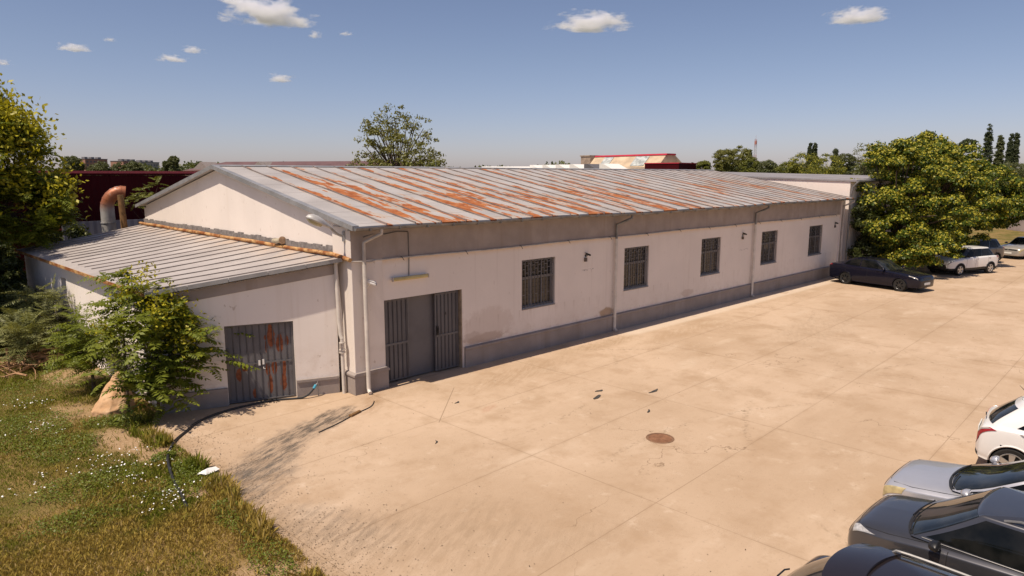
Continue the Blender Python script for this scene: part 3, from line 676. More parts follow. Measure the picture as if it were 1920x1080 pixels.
# rough mortar line and rusty pipe along the foot of the gable, white standpipe
b = MB(); rr = random.Random(2); y = .9
while y < 17.2:
    d = rr.uniform(.25, .5); b.box((GX-.05, y, 3.64), (GX-.001, y+d-.004, 3.90+rr.uniform(-.02, .035))); y += d
b.build('mortar_fillet', simple('cement_mortar', (.21, .19, .18), .9, 0, .3, 8, .2, .5), mainb)

# ------------------------------------------------------------------ small fixtures on the warehouse
def bullet_camera(name, loc, rz, label, box=True, white=False):
    o = tag(empty(name, loc, rz), label, 'security camera', None if white else 'dark cameras along the warehouse wall')
    mt = M_white_metal if white else M_black
    b = MB(); b.box((-.035, -.01, -.035), (.035, .004, .035)); b.tube([(0, 0, 0), (0, -.05, -.01), (0.02, -.08, .03)], .012, 7); b.build('bracket', mt, o)
    b = MB(); d = Vector((.75, -.6, -.35)).normalized(); c = Vector((.02, -.085, .055))
    b.tube([c - d*.08, c + d*.08], .032, 12); b.tube([c + d*.081, c + d*.10], .027, 12); b.obox(c + Vector((0, 0, .035)), d*.10, d.cross(Vector((0, 0, 1))).normalized()*.036, Vector((0, 0, .004)))
    b.build('camera_housing', mt, o, smooth='auto')
    b = MB(); b.tube([c + d*.1005, c + d*.106], .02, 12); b.build('lens', M_black, o)
    if box:
        b = MB(); b.box((-.085, -.07, -.20), (.015, -.001, -.06)); b.build('junction_box', simple('junction_box', (.10, .075, .06), .6, 0, .2, 4), o, bevel=.006)
    return o
bullet_camera('security_camera', (9.48, WY-.005, 2.98), 0, 'small dark camera with junction box between the first two barred windows')
bullet_camera('security_camera', (20.76, WY-.005, 3.05), 0, 'small dark camera between the third and fourth barred windows')
bullet_camera('security_camera', (31.48, WY-.005, 3.04), 0, 'small dark camera right of the last barred window, nearest the trees')
oc = bullet_camera('security_camera', (.47, .055, 2.92), 0, 'white bullet camera on the corner pillar beside the downpipe', box=False, white=True)
oc.scale = (1.7, 1.7, 1.7)
o = tag(empty('tube_light', (1.89, WY, 2.97)), 'yellowed fluorescent tube light on the wall above the big grey gate', 'wall light')
b = MB(); b.box((-.60, -.06, .0), (.60, -.002, .055)); b.build('base', M_white_metal, o)
b = MB(); b.prism([(-.125, .01), (-.11, .065), (-.062, .07), (-.062, -.02), (-.105, -.03)], 'x', -.585, .585); b.build('diffuser', M_yellowtube, o, bevel=.006)
for x0, x1 in ((-.61, -.586), (.586, .61)):
    b = MB(); b.box((x0, -.128, -.032), (x1, -.055, .075)); b.build('end_cap', M_pvc_grey, o)
# street-lamp head on an arm from the corner
o = tag(empty('wall_lamp', (.05, .36, 4.22)), 'cobra-head street lamp on an arm at the warehouse gable corner', 'lamp')
b = MB(); b.tube([(0, 0, -.1), (0, 0, .12)], .045, 8); b.tube([(0, 0, .02), (-.14, 0.0, .06), (-.28, .0, .17), (-.36, 0, .26)], .026, 8); b.build('arm', M_zinc, o, smooth='auto')
hd = MB(); d = Vector((-.82, .10, .40)).normalized(); up = (Vector((0, 0, 1)) - d*d.z).normalized(); sd = d.cross(up); c0 = Vector((-.30, 0, .20))
V = []; prof = [(0, .045), (.05, .06), (.14, .085), (.24, .125), (.36, .15), (.48, .14), (.56, .09), (.60, .01)]
NN = 16
for t, r_ in prof:
    for j in range(NN):
        a = 2*math.pi*j/NN; h = math.sin(a); V.append(c0 + d*t + sd*(math.cos(a)*r_) + up*(h*r_*(.85 if h > 0 else .30)))
hd.add(V, [(i*NN+j, i*NN+(j+1) % NN, (i+1)*NN+(j+1) % NN, (i+1)*NN+j) for i in range(len(prof)-1) for j in range(NN)] + [tuple(range(NN-1, -1, -1)), tuple((len(prof)-1)*NN+j for j in range(NN))])
hd.build('lamp_housing', simple('lamp_housing', (.46, .44, .42), .5, .1, .15, 6), o, smooth='auto'); o.scale = (1.2, 1.2, 1.2)
gl = MB(); V = []
for t, r_ in [(.20, .02), (.24, .10), (.36, .128), (.48, .118), (.55, .06), (.57, .01)]:
    for j in range(9):
        a = math.pi + math.pi*j/8; V.append(c0 + d*t + sd*(math.cos(a)*r_) + up*(math.sin(a)*r_*.62 - .012))
gl.add(V, [(i*9+j, i*9+j+1, (i+1)*9+j+1, (i+1)*9+j) for i in range(5) for j in range(8)])
gl.build('lamp_glass', simple('lamp_glass', (.38, .34, .20), .2, 0, .1, 5), o, smooth=True)
# beige vent stub on the gable
o = tag(empty('vent_pipe', (GX, 3.98, 3.86)), 'beige stub pipe with round collar low on the white gable wall', 'vent pipe')
b = MB(); b.tube([(-.16, .38, -.02), (-.14, -.12, .03)], .075, 12); b.build('tube', simple('vent_beige', (.42, .36, .25), .6, 0, .2, 5), o, smooth='auto')
b = MB(); b.tube([(-.14, -.14, .035), (-.139, -.17, .038)], .115, 14); b.box((-.12, -.165, -.04), (-.002, -.145, .04)); b.build('collar', simple('vent_rust', (.38, .25, .15), .7, 0, .3, 6), o)

# ------------------------------------------------------------------ annex
A = Vector((-4.14, 2.08, 0)); B = Vector((-.12, .60, 0)); dA = (B-A).normalized(); nA = Vector((dA.y, -dA.x, 0)); LA = (B-A).length
annex = tag(empty('annex', A), 'low skewed lean-to annex with grey seamed roof and rusty metal door', 'annex building')
annex.location = (0, 0, 0)
ZA, ZB = 2.92, 3.50
DU0, DU1, DZ = 1.50, 3.16, 2.06
wall_mb(A, dA, LA, ZA, ZB, .3, [(DU0, DU1, 0, DZ)], nA).build('front_wall', M_wall_annex, annex, fix=False)
def onA(u, z, d): q = A + dA*u + nA*d; return Vector((q.x, q.y, z))
def slabA(b, u0, u1, z0a, z0b, z1a, z1b, d0, d1, m=0):
    V = [onA(u0, z0a, d0), onA(u1, z0b, d0), onA(u1, z0b, d1), onA(u0, z0a, d1), onA(u0, z1a, d0), onA(u1, z1b, d0), onA(u1, z1b, d1), onA(u0, z1a, d1)]
    return b.add(V, [(0, 3, 2, 1), (4, 5, 6, 7), (0, 1, 5, 4), (1, 2, 6, 5), (2, 3, 7, 6), (3, 0, 4, 7)], m)
b = MB(); slabA(b, .02, LA-.02, ZA-.27, ZB-.27, ZA-.01, ZB-.01, .002, .018); b.build('grey_band', M_band, annex)
for u0, u1 in ((-.04, DU0-.01), (DU1+.01, LA-.03)):
    b = MB(); slabA(b, u0, u1, 0, 0, .40, .40, .002, .055); slabA(b, u0, u1, .402, .402, .47, .47, .002, .085)
    b.build('plinth', M_plinth, annex)
# low side wall and rear wall
LOW0, LOW1 = Vector((A.x, A.y+.28, 0)), Vector((-4.42, 17.6, 0))
dl = (LOW1-LOW0).normalized(); nl = Vector((-dl.y, dl.x, 0))
LL = (LOW1-LOW0).length
wall_mb(LOW0, dl, LL, 2.86, 2.74, .28, [(8.6, 9.3, 1.75, 2.4)], nl).build('side_wall', M_wall_annex, annex, fix=False)
b = MB(); b.add([(-4.42, 17.6, 0), (.1, 17.6, 0), (.1, 17.6, 3.52), (-4.42, 17.6, 2.76)], [(0, 1, 2, 3)]); b.build('rear_wall', M_wall_annex, annex)
pq = LOW0 + dl*8.95 - nl*.2
b = MB(); b.obox((pq.x, pq.y, 2.08), dl*.34, nl*.02, (0, 0, .32)); b.build('window', M_black, annex)
# roof: ruled quad between the low eave and the gable
E1, E2 = Vector((-4.38, 1.93, 3.03)), Vector((-4.66, 17.95, 2.86)); T1, T2 = Vector((-.02, .36, 3.64)), Vector((.11, 17.95, 3.64))
NXr, NYr = 10, 30
def RP(s_, t): # s along depth, t from low to high
    p = (E1*(1-s_)+E2*s_)*(1-t) + (T1*(1-s_)+T2*s_)*t
    return p + Vector((0, 0, -.02*math.sin(math.pi*t) + .01*math.sin(s_*23+t*3)))
V = [RP(i/NYr, j/NXr) for i in range(NYr+1) for j in range(NXr+1)]; W_ = NXr+1
F = [(i*W_+j, i*W_+j+1, (i+1)*W_+j+1, (i+1)*W_+j) for i in range(NYr) for j in range(NXr)]
b = MB(); n = len(V); b.add(V + [v-Vector((0, 0, .05)) for v in V], F + [tuple(q+n for q in f[::-1]) for f in F])
ed = [i for i in range(NXr+1)] + [i*W_+NXr for i in range(1, NYr+1)] + [NYr*W_+j for j in range(NXr-1, -1, -1)] + [i*W_ for i in range(NYr-1, 0, -1)]
b.add([p for i in ed for p in (V[i], V[i]-Vector((0, 0, .05)))], [(2*i, 2*i+1, (2*i+3) % (2*len(ed)), (2*i+2) % (2*len(ed))) for i in range(len(ed))])
arf = b.build('roof', M_roof2, annex)
b = MB(); ns = 20
for i in range(ns):
    s_ = (i+.5)/ns; P = [RP(s_, t) for t in np.linspace(.07, .995, 9)]
    for p, q in zip(P[:-1], P[1:]):
        e = Vector((0, .008, 0)); h = Vector((0, 0, .028)); o1 = Vector((0, 0, .001))
        b.add([p-e+o1, p+e+o1, p+e+h, p-e+h, q-e+o1, q+e+o1, q+e+h, q-e+h], [(0, 1, 2, 3), (7, 6, 5, 4), (3, 2, 6, 7), (1, 5, 6, 2), (0, 3, 7, 4)])
merge(arf, b, M_seam)
# trim on the front verge and rusty eave edge
b = MB(); dv = (T1-E1); nv = Vector((dv.y, -dv.x, 0)).normalized()
for t0 in range(5):
    p, q = E1+dv*(t0/5), E1+dv*((t0+1)/5-.002); lo = Vector((0, 0, .065+.006*(t0 % 2))); hi = Vector((0, 0, .035))
    b.add([p+nv*.004+hi, q+nv*.004+hi, q+nv*.004-lo, p+nv*.004-lo, p+nv*.03+hi, q+nv*.03+hi, q+nv*.03-lo, p+nv*.03-lo], [(0, 1, 2, 3), (7, 6, 5, 4), (0, 4, 5, 1), (1, 5, 6, 2), (2, 6, 7, 3), (3, 7, 4, 0)])
b.build('verge_flashing', M_zinc, annex)
b = MB(); de = (E2-E1); ne = Vector((-de.y, de.x, 0)).normalized()
for i in range(9):
    p, q = E1+de*(i/9), E1+de*((i+1)/9-.001)
    V = [p+ne*.003, q+ne*.003, q+ne*.025, p+ne*.025]; b.add([v+Vector((0, 0, .02)) for v in V]+[v-Vector((0, 0, .075)) for v in V], [(0, 1, 2, 3), (7, 6, 5, 4), (0, 4, 5, 1), (1, 5, 6, 2), (2, 6, 7, 3), (3, 7, 4, 0)])
b.build('eave_edge', M_rustpipe, annex)
# rusty double door (local frame: x along the wall from the door's middle)
dmid = (DU0+DU1)/2; ang = math.atan2(dA.y, dA.x)
dr = MB(); dw = (DU1-DU0)
dr.box((-dw/2+.06, .12, .045), (-.004, .15, DZ-.05)); dr.box((.004, .12, .045), (dw/2-.06, .15, DZ-.05))
door = dr.build('metal_door', M_rustdoor, annex); door.rotation_euler = (0, 0, ang); q = onA(dmid, 0, 0); door.location = (q.x, q.y, 0)
b = MB(); b.box((-dw/2+.004, .085, .01), (-dw/2+.059, .2, DZ-.004)); b.box((dw/2-.059, .085, .01), (dw/2-.004, .2, DZ-.004)); b.box((-dw/2+.059, .085, DZ-.049), (dw/2-.059, .2, DZ-.004)); b.box((-dw/2+.059, .085, .01), (dw/2-.059, .2, .044)); b.build('door_frame', M_doorgrey, door)
b = MB()
for i in range(9):
    u = -dw/2+.19+(dw-.38)*i/8
    b.prism([(u-.014, .1195), (u+.014, .1195), (u+.009, .105), (u-.009, .105)], 'z', .05, DZ-.055)
b.build('door_ribs', M_doorrib, door)
b = MB(); b.box((-dw/2+.07, .096, .98), (-.02, .1045, 1.02)); b.box((.02, .096, .99), (dw/2-.07, .1045, 1.03)); b.build('door_rail', M_bar, door)
b = MB(); b.box((.03, .085, .96), (.075, .0955, 1.10)); b.tube([(.05, .07, .9), (.05, .05, .86), (.09, .05, .85)], .008, 6); b.box((-.07, .088, .94), (-.02, .0955, 1.08)); b.build('lock', M_white_metal, door)
# pipes at the junction
o = tag(empty('rusty_pipe', (0, 0, 3.70)), 'long rusty pipe lying along the foot of the white gable above the annex roof', 'pipe')
b = MB(); b.tube([(.03, 18.2, .0)] + [(.03+.008*math.sin(y), y, .012*math.sin(y*1.3)) for y in np.arange(17, .6, -1.0)] + [(-.02, .25, -.03), (-.03, -.04, -.06)], .058, 10)
pp = b.build('pipe', M_rustpipe, o, smooth='auto')
b = MB()
for y in np.arange(1.5, 18, 2.4): b = MB(); b.tube([(.03, y, 0), (.03, y+.05, 0)], .068, 10); b.build('clamp', M_rustpipe, pp)
o = tag(empty('standpipe', (-.10, .42, 0)), 'cream gas standpipe with valve between rusty door wall and corner pillar', 'pipe')
b = MB(); b.tube([(0, 0, .0), (0, 0, 1.5)], .048, 10); b.tube([(0, 0, 1.5), (-.02, .04, 1.62), (-.03, .06, 2.0), (-.04, .10, 3.62)], .052, 10); b.tube([(.03, .03, 1.6), (.03, .05, 2.2), (.0, .12, 3.5)], .024, 8); b.build('pipe', M_pvc, o, smooth='auto')
b = MB(); b.lathe([(.0, 1.12), (.085, 1.12), (.085, 1.15), (.055, 1.15), (.055, 1.19), (.085, 1.19), (.085, 1.22), (.06, 1.22), (.06, 1.38), (.08, 1.38), (.08, 1.41), (0, 1.41)], n=14); b.tube([(0, 0, 1.3), (-.09, -.05, 1.3)], .022, 8); b.tube([(-.09, -.05, 1.26), (-.09, -.05, 1.40)], .02, 8); b.build('valve', M_pvc_grey, o)

# hose and tap
o = tag(empty('water_hose', (0, 0, 0)), 'long black water hose curving from the annex tap across concrete into grass', 'hose')
hp = [onA(3.62, .30, .17), onA(3.56, .22, .2), onA(3.40, .09, .24), onA(3.2, .03, .20), onA(2.6, .03, .12), Vector((-2.34, 1.16, .03)), Vector((-3.1, 1.1, .03)), Vector((-3.75, .82, .03)), Vector((-4.16, .39, .03)), Vector((-4.55, -.05, .03)), Vector((-4.85, -.62, .05)), Vector((-4.98, -.95, .10)), Vector((-5.13, -1.5, .08)), Vector((-5.26, -2.18, .05)), Vector((-5.34, -2.8, .05)), Vector((-5.42, -3.3, .04)), Vector((-5.43, -3.55, .0))]
def smooth_path(P, n=5):
    out = []
    for i in range(len(P)-1):
        p0, p1, p2, p3 = P[max(i-1, 0)], P[i], P[i+1], P[min(i+2, len(P)-1)]
        for k in range(n):
            t = k/n; out.append(.5*((2*p1)+(p2-p0)*t+(2*p0-5*p1+4*p2-p3)*t*t+(3*p1-p0-3*p2+p3)*t*t*t))
    return out + [P[-1]]
b = MB(); b.tube(smooth_path([Vector(p) for p in hp]), .028, 8); b.build('hose', M_rubber, o, smooth='auto')
o = tag(empty('tap', (0, 0, 0)), 'brass tap with blue hose connector on the annex plinth', 'tap')
b = MB(); b.tube([onA(3.70, 0, .12), onA(3.70, .34, .12)], .014, 7); b.tube([onA(3.70, .34, .12), onA(3.66, .345, .15), onA(3.64, .32, .165)], .018, 7); b.tube([onA(3.69, .36, .13), onA(3.69, .40, .13)], .012, 6); b.build('pipe', M_zinc, o)
b = MB(); b.tube([onA(3.64, .325, .166), onA(3.575, .24, .195)], .038, 10); b.build('connector', simple('connector_blue', (.06, .30, .42), .4, 0, .1, 5), o)

# ------------------------------------------------------------------ cars
def paint(name, c, metal=.0, rough=.28, coat=.9, flake=.06, dust=.04):
    m = N(name); k = m.mix(m.ramp(m.noise(1.2, 5, .6), .3, .7), C4([q*(1-flake) for q in c]), C4([min(1, q*(1+flake)) for q in c]))
    dust = m.math('MULTIPLY', m.ramp(m.noise(2.2, 6, .7), .4, .8), dust); k = m.mix(dust, k, C4((.30, .25, .19)))
    m.b.inputs['Coat Weight'].default_value = coat; m.b.inputs['Coat Roughness'].default_value = .05
    return m.done(k, m.math('MULTIPLY_ADD', dust, 1.0, rough), metal, .5 if coat > .5 else .25)
P_blue = paint('paint_midnight', (.006, .006, .014), .0, .2, .3, .03, .006)
P_white = paint('paint_white', (.74, .72, .69), 0, .35, .7, .02)
P_silver = paint('paint_silver', (.50, .50, .53), .45, .32, .9)
P_grey = paint('paint_dark_grey', (.060, .060, .068), .45, .28)
P_black = paint('paint_black_brown', (.020, .013, .010), .2, .2, .9, .05, .02)
P_silver2 = paint('paint_old_silver', (.42, .39, .35), .4, .35, .7)
def mat_glass_side():
    m = N('car_side_glass'); k = m.mix(m.ramp(m.noise(2.5, 3), .35, .65), C4((.004, .005, .005)), C4((.014, .014, .013)))
    return m.done(k, .05, 0, .22)
M_glass_side = mat_glass_side()
def mat_glass_dark():
    m = N('car_glass'); k = m.mix(m.ramp(m.noise(2.5, 3), .35, .65), C4((.008, .010, .010)), C4((.030, .032, .030)))
    return m.done(k, .03, 0, .65)
M_glass = mat_glass_dark()
M_tyre = simple('tyre_rubber', (.025, .024, .023), .8, 0, .2, 8, .2)
M_rim = simple('alloy_rim', (.52, .50, .47), .3, .7, .06, 6)
M_rim_dark = simple('dark_rim', (.05, .05, .05), .35, .5, .1, 6)
M_chrome = simple('chrome', (.70, .70, .70), .12, 1.0, .04, 6)
M_red = simple('red_lens', (.30, .010, .018), .12, 0, .15, 8, .6)
M_lens = simple('headlamp_lens', (.40, .38, .34), .12, .2, .25, 12, .6)
M_lens_dark = simple('headlamp_dark', (.09, .09, .10), .1, .3, .35, 14, .6)
M_lens_old = simple('headlamp_yellowed', (.46, .38, .20), .22, .1, .2, 12, .5)
M_trim = simple('car_black_trim', (.018, .018, .018), .55, 0, .15, 6)
M_seamline = simple('panel_gap', (.008, .008, .008), .8, 0, .1, 6)
M_plate = simple('number_plate', (.65, .65, .62), .4, 0, .04, 8)

def crom(P, t):
    """Catmull-Rom through rows of P at index parameters t"""
    P = np.asarray(P, float); n = len(P); t = np.clip(np.asarray(t, float), 0, n-1); i = np.minimum(t.astype(int), n-2); f = (t-i)[..., None] if P.ndim > 1 else (t-i)
    g = lambda k: P[np.clip(k, 0, n-1)]
    p0, p1, p2, p3 = g(i-1), g(i), g(i+1), g(i+2)
    p0 = np.where((i == 0)[..., None] if P.ndim > 1 else i == 0, 2*p1-p2, p0); p3 = np.where((i == n-2)[..., None] if P.ndim > 1 else i == n-2, 2*p2-p1, p3)
    return .5*(2*p1+(p2-p0)*f+(2*p0-5*p1+4*p2-p3)*f*f+(3*p1-p0-3*p2+p3)*f**3)

class Car:
    """st rows: x, half width, z bottom, z shoulder, z top-centre ; gh: greenhouse levels rows: x front, x rear, half width, z"""
    def __init__(s, st, gh, bow=.10, rail_r=.5):
        s.st = np.array(st, float); s.gh = np.array(gh, float); s.bow = bow
    def body(s, u, v):
        """u: station index, v in 0..8 across the half section (0 bottom centre, 8 top centre); returns xyz with y>=0"""
        u, v = np.broadcast_arrays(np.asarray(u, float), np.asarray(v, float)); sh = u.shape; u = u.ravel(); v = v.ravel()
        q = crom(s.st, u); x, hw, zb, zs, zt = q.T
        fy = np.array([0, .86, .965, 1.0, .995, .955, .80, .42, 0.])
        y9 = hw[:, None]*fy
        z9 = np.stack([zb, zb, zb+.07, zb+.42*(zs-zb), zs-.10*(zs-zb)-.015, zs, zs+.62*(zt-zs), zt-.06*(zt-zs)-.004, zt], 1)
        i = np.minimum(v.astype(int), 7); f = v-i; r = np.arange(len(v))
        def cr(Z):
            p1, p2 = Z[r, i], Z[r, i+1]; p0 = np.where(i > 0, Z[r, np.maximum(i-1, 0)], p1); p3 = np.where(i < 7, Z[r, np.minimum(i+2, 8)], p2)
            return .5*(2*p1+(p2-p0)*f+(2*p0-5*p1+4*p2-p3)*f*f+(3*p1-p0-3*p2+p3)*f**3)
        y = np.maximum(cr(y9), 0); z = cr(z9)
        return np.stack([x, y, z], 1).reshape(*sh, 3)
    def cabin(s, p, t):
        """p: 0 front centre .. 9 rear centre (half outline) ; t: greenhouse level index"""
        p, t = np.broadcast_arrays(np.asarray(p, float), np.asarray(t, float)); sh = p.shape; p = p.ravel(); t = t.ravel()
        xf, xr, hw, z = crom(s.gh, t).T; bow = s.bow*(1-.45*np.clip(t/(len(s.gh)-1), 0, 1))
        L = xf-xr
        X = np.stack([xf, xf-bow*.25, xf-bow*.95, xf-bow*1.9-.02, xf-.36*L, xf-.62*L, xr+.30+.02*L, xr+.13, xr+.03, xr], 1)
        Y = np.stack([0*hw, .5*hw, .86*hw, .955*hw, hw, hw, .965*hw, .86*hw, .5*hw, 0*hw], 1)
        i = np.minimum(p.astype(int), 8); f = p-i; r = np.arange(len(p))
        def cr(Z, m0):
            p1, p2 = Z[r, i], Z[r, i+1]
            p0 = np.where(i > 0, Z[r, np.maximum(i-1, 0)], m0*Z[r, 1]); p3 = np.where(i < 8, Z[r, np.minimum(i+2, 9)], m0*Z[r, 8])
            return .5*(2*p1+(p2-p0)*f+(2*p0-5*p1+4*p2-p3)*f*f+(3*p1-p0-3*p2+p3)*f**3)
        return np.stack([cr(X, 1), cr(Y, -1), z], 1).reshape(*sh, 3)

def patch(fn, corners, name, mat, parent, off=.006, nu=10, nv=8, mirror=False, side=1, smooth=True, thick=.012, both=False):
    """a thin curved panel laid on the surface fn over the quad of (a,b) parameter corners; both=True joins it across the centre line"""
    (a0, b0), (a1, b1), (a2, b2), (a3, b3) = corners
    s_, t_ = np.meshgrid(np.linspace(0, 1, nu), np.linspace(0, 1, nv), indexing='ij')
    Af = (a0*(1-s_)+a1*s_)*(1-t_)+(a3*(1-s_)+a2*s_)*t_; Bf = (b0*(1-s_)+b1*s_)*(1-t_)+(b3*(1-s_)+b2*s_)*t_
    def surf(Aq, Bq): return fn(Aq, Bq)
    P = surf(Af, Bf)
    du = np.gradient(P, axis=0); dv = np.gradient(P, axis=1); nn = np.cross(du, dv); ln = np.linalg.norm(nn, axis=2, keepdims=True); nn = nn/np.maximum(ln, 1e-9)
    ctr = np.array([0, 0, .7]); sgn = np.sign((nn*(P-ctr)).sum(2).mean()) or 1; nn = nn*sgn
    def mk(P, nn, flip):
        V = np.concatenate([(P+nn*off).reshape(-1, 3), (P-nn*thick).reshape(-1, 3)])
        id_ = np.arange(nu*nv).reshape(nu, nv); n = nu*nv
        top = np.stack([id_[:-1, :-1], id_[1:, :-1], id_[1:, 1:], id_[:-1, 1:]], -1).reshape(-1, 4)
        F = [top]
        ring = list(id_[:, 0]) + list(id_[-1, 1:]) + list(id_[-2::-1, -1]) + list(id_[0, -2:0:-1])
        rr = np.array(ring); r2 = np.roll(rr, -1); F.append(np.stack([rr, r2, r2+n, rr+n], 1))
        F = np.concatenate(F)
        return V, F
    V, F = mk(P, nn, False)
    if both:
        V2 = V*np.array([1, -1, 1]); F = np.concatenate([F, F[:, ::-1]+len(V)]); V = np.concatenate([V, V2])
    elif side < 0:
        V = V*np.array([1, -1, 1])
    me = qmesh(name, V, F, [mat]); me.polygons.foreach_set('use_smooth', np.ones(len(F), bool)); me.set_sharp_from_angle(angle=R(40))
    bm = bmesh.new(); bm.from_mesh(me); bmesh.ops.remove_doubles(bm, verts=bm.verts, dist=1e-5); bmesh.ops.recalc_face_normals(bm, faces=bm.faces); bm.to_mesh(me); bm.free()
    return link(name, me, parent)

def strip_on(fn, pts, rad):
    return [tuple(fn(np.array([a]), np.array([b]))[0]) for a, b in pts]

def make_wheel(parent, c, r, wdt, rim_mat, side, spokes=5, style='five'):
    """tyre, rim with spokes ; side = +1 left (y>0)"""
    w = MB(); hwid = wdt/2
    w.lathe([(r*.66, -hwid*.86), (r*.90, -hwid), (r*.985, -hwid*.72), (r, -hwid*.3), (r, hwid*.3), (r*.985, hwid*.72), (r*.90, hwid), (r*.66, hwid*.86), (r*.66, -hwid*.86)], axis='y', n=36)
    o = w.build('wheel', M_tyre, parent, smooth='auto'); o.location = c
    m = MB(); s = side
    m.lathe([(r*.66, s*hwid*.84), (r*.69, s*hwid*.95), (r*.655, s*hwid*.97), (r*.60, s*hwid*.80), (r*.58, s*hwid*.1)], axis='y', n=36)
    m.lathe([(0, s*hwid*.92), (r*.12, s*hwid*.90), (r*.15, s*hwid*.75), (r*.15, s*hwid*.3), (0, s*hwid*.3)], axis='y', n=16)
    for k in range(spokes):
        a = 2*math.pi*(k+.2)/spokes; d = Vector((math.cos(a), 0, math.sin(a))); e = Vector((-math.sin(a), 0, math.cos(a))); yy = Vector((0, s, 0))
        w0, w1 = (.10*r, .17*r) if style == 'five' else (.055*r, .085*r)
        V = []
        for rr_, ww, y_ in ((r*.10, w0, .88), (r*.62, w1, .90)):
            for a_, b_ in ((-1, 0), (1, 0), (1, -.28), (-1, -.28)): V.append(d*rr_+e*(ww*a_)+yy*(hwid*(y_+b_)))
        m.add(V, [(0, 1, 2, 3), (7, 6, 5, 4), (0, 4, 5, 1), (1, 5, 6, 2), (2, 6, 7, 3), (3, 7, 4, 0)])
    m.build('rim', rim_mat, o, smooth='auto')
    h = MB(); h.lathe([(0, s*hwid*.12), (r*.585, s*hwid*.12)], axis='y', n=24); h.build('brake_disc', M_trim, o)
    return o

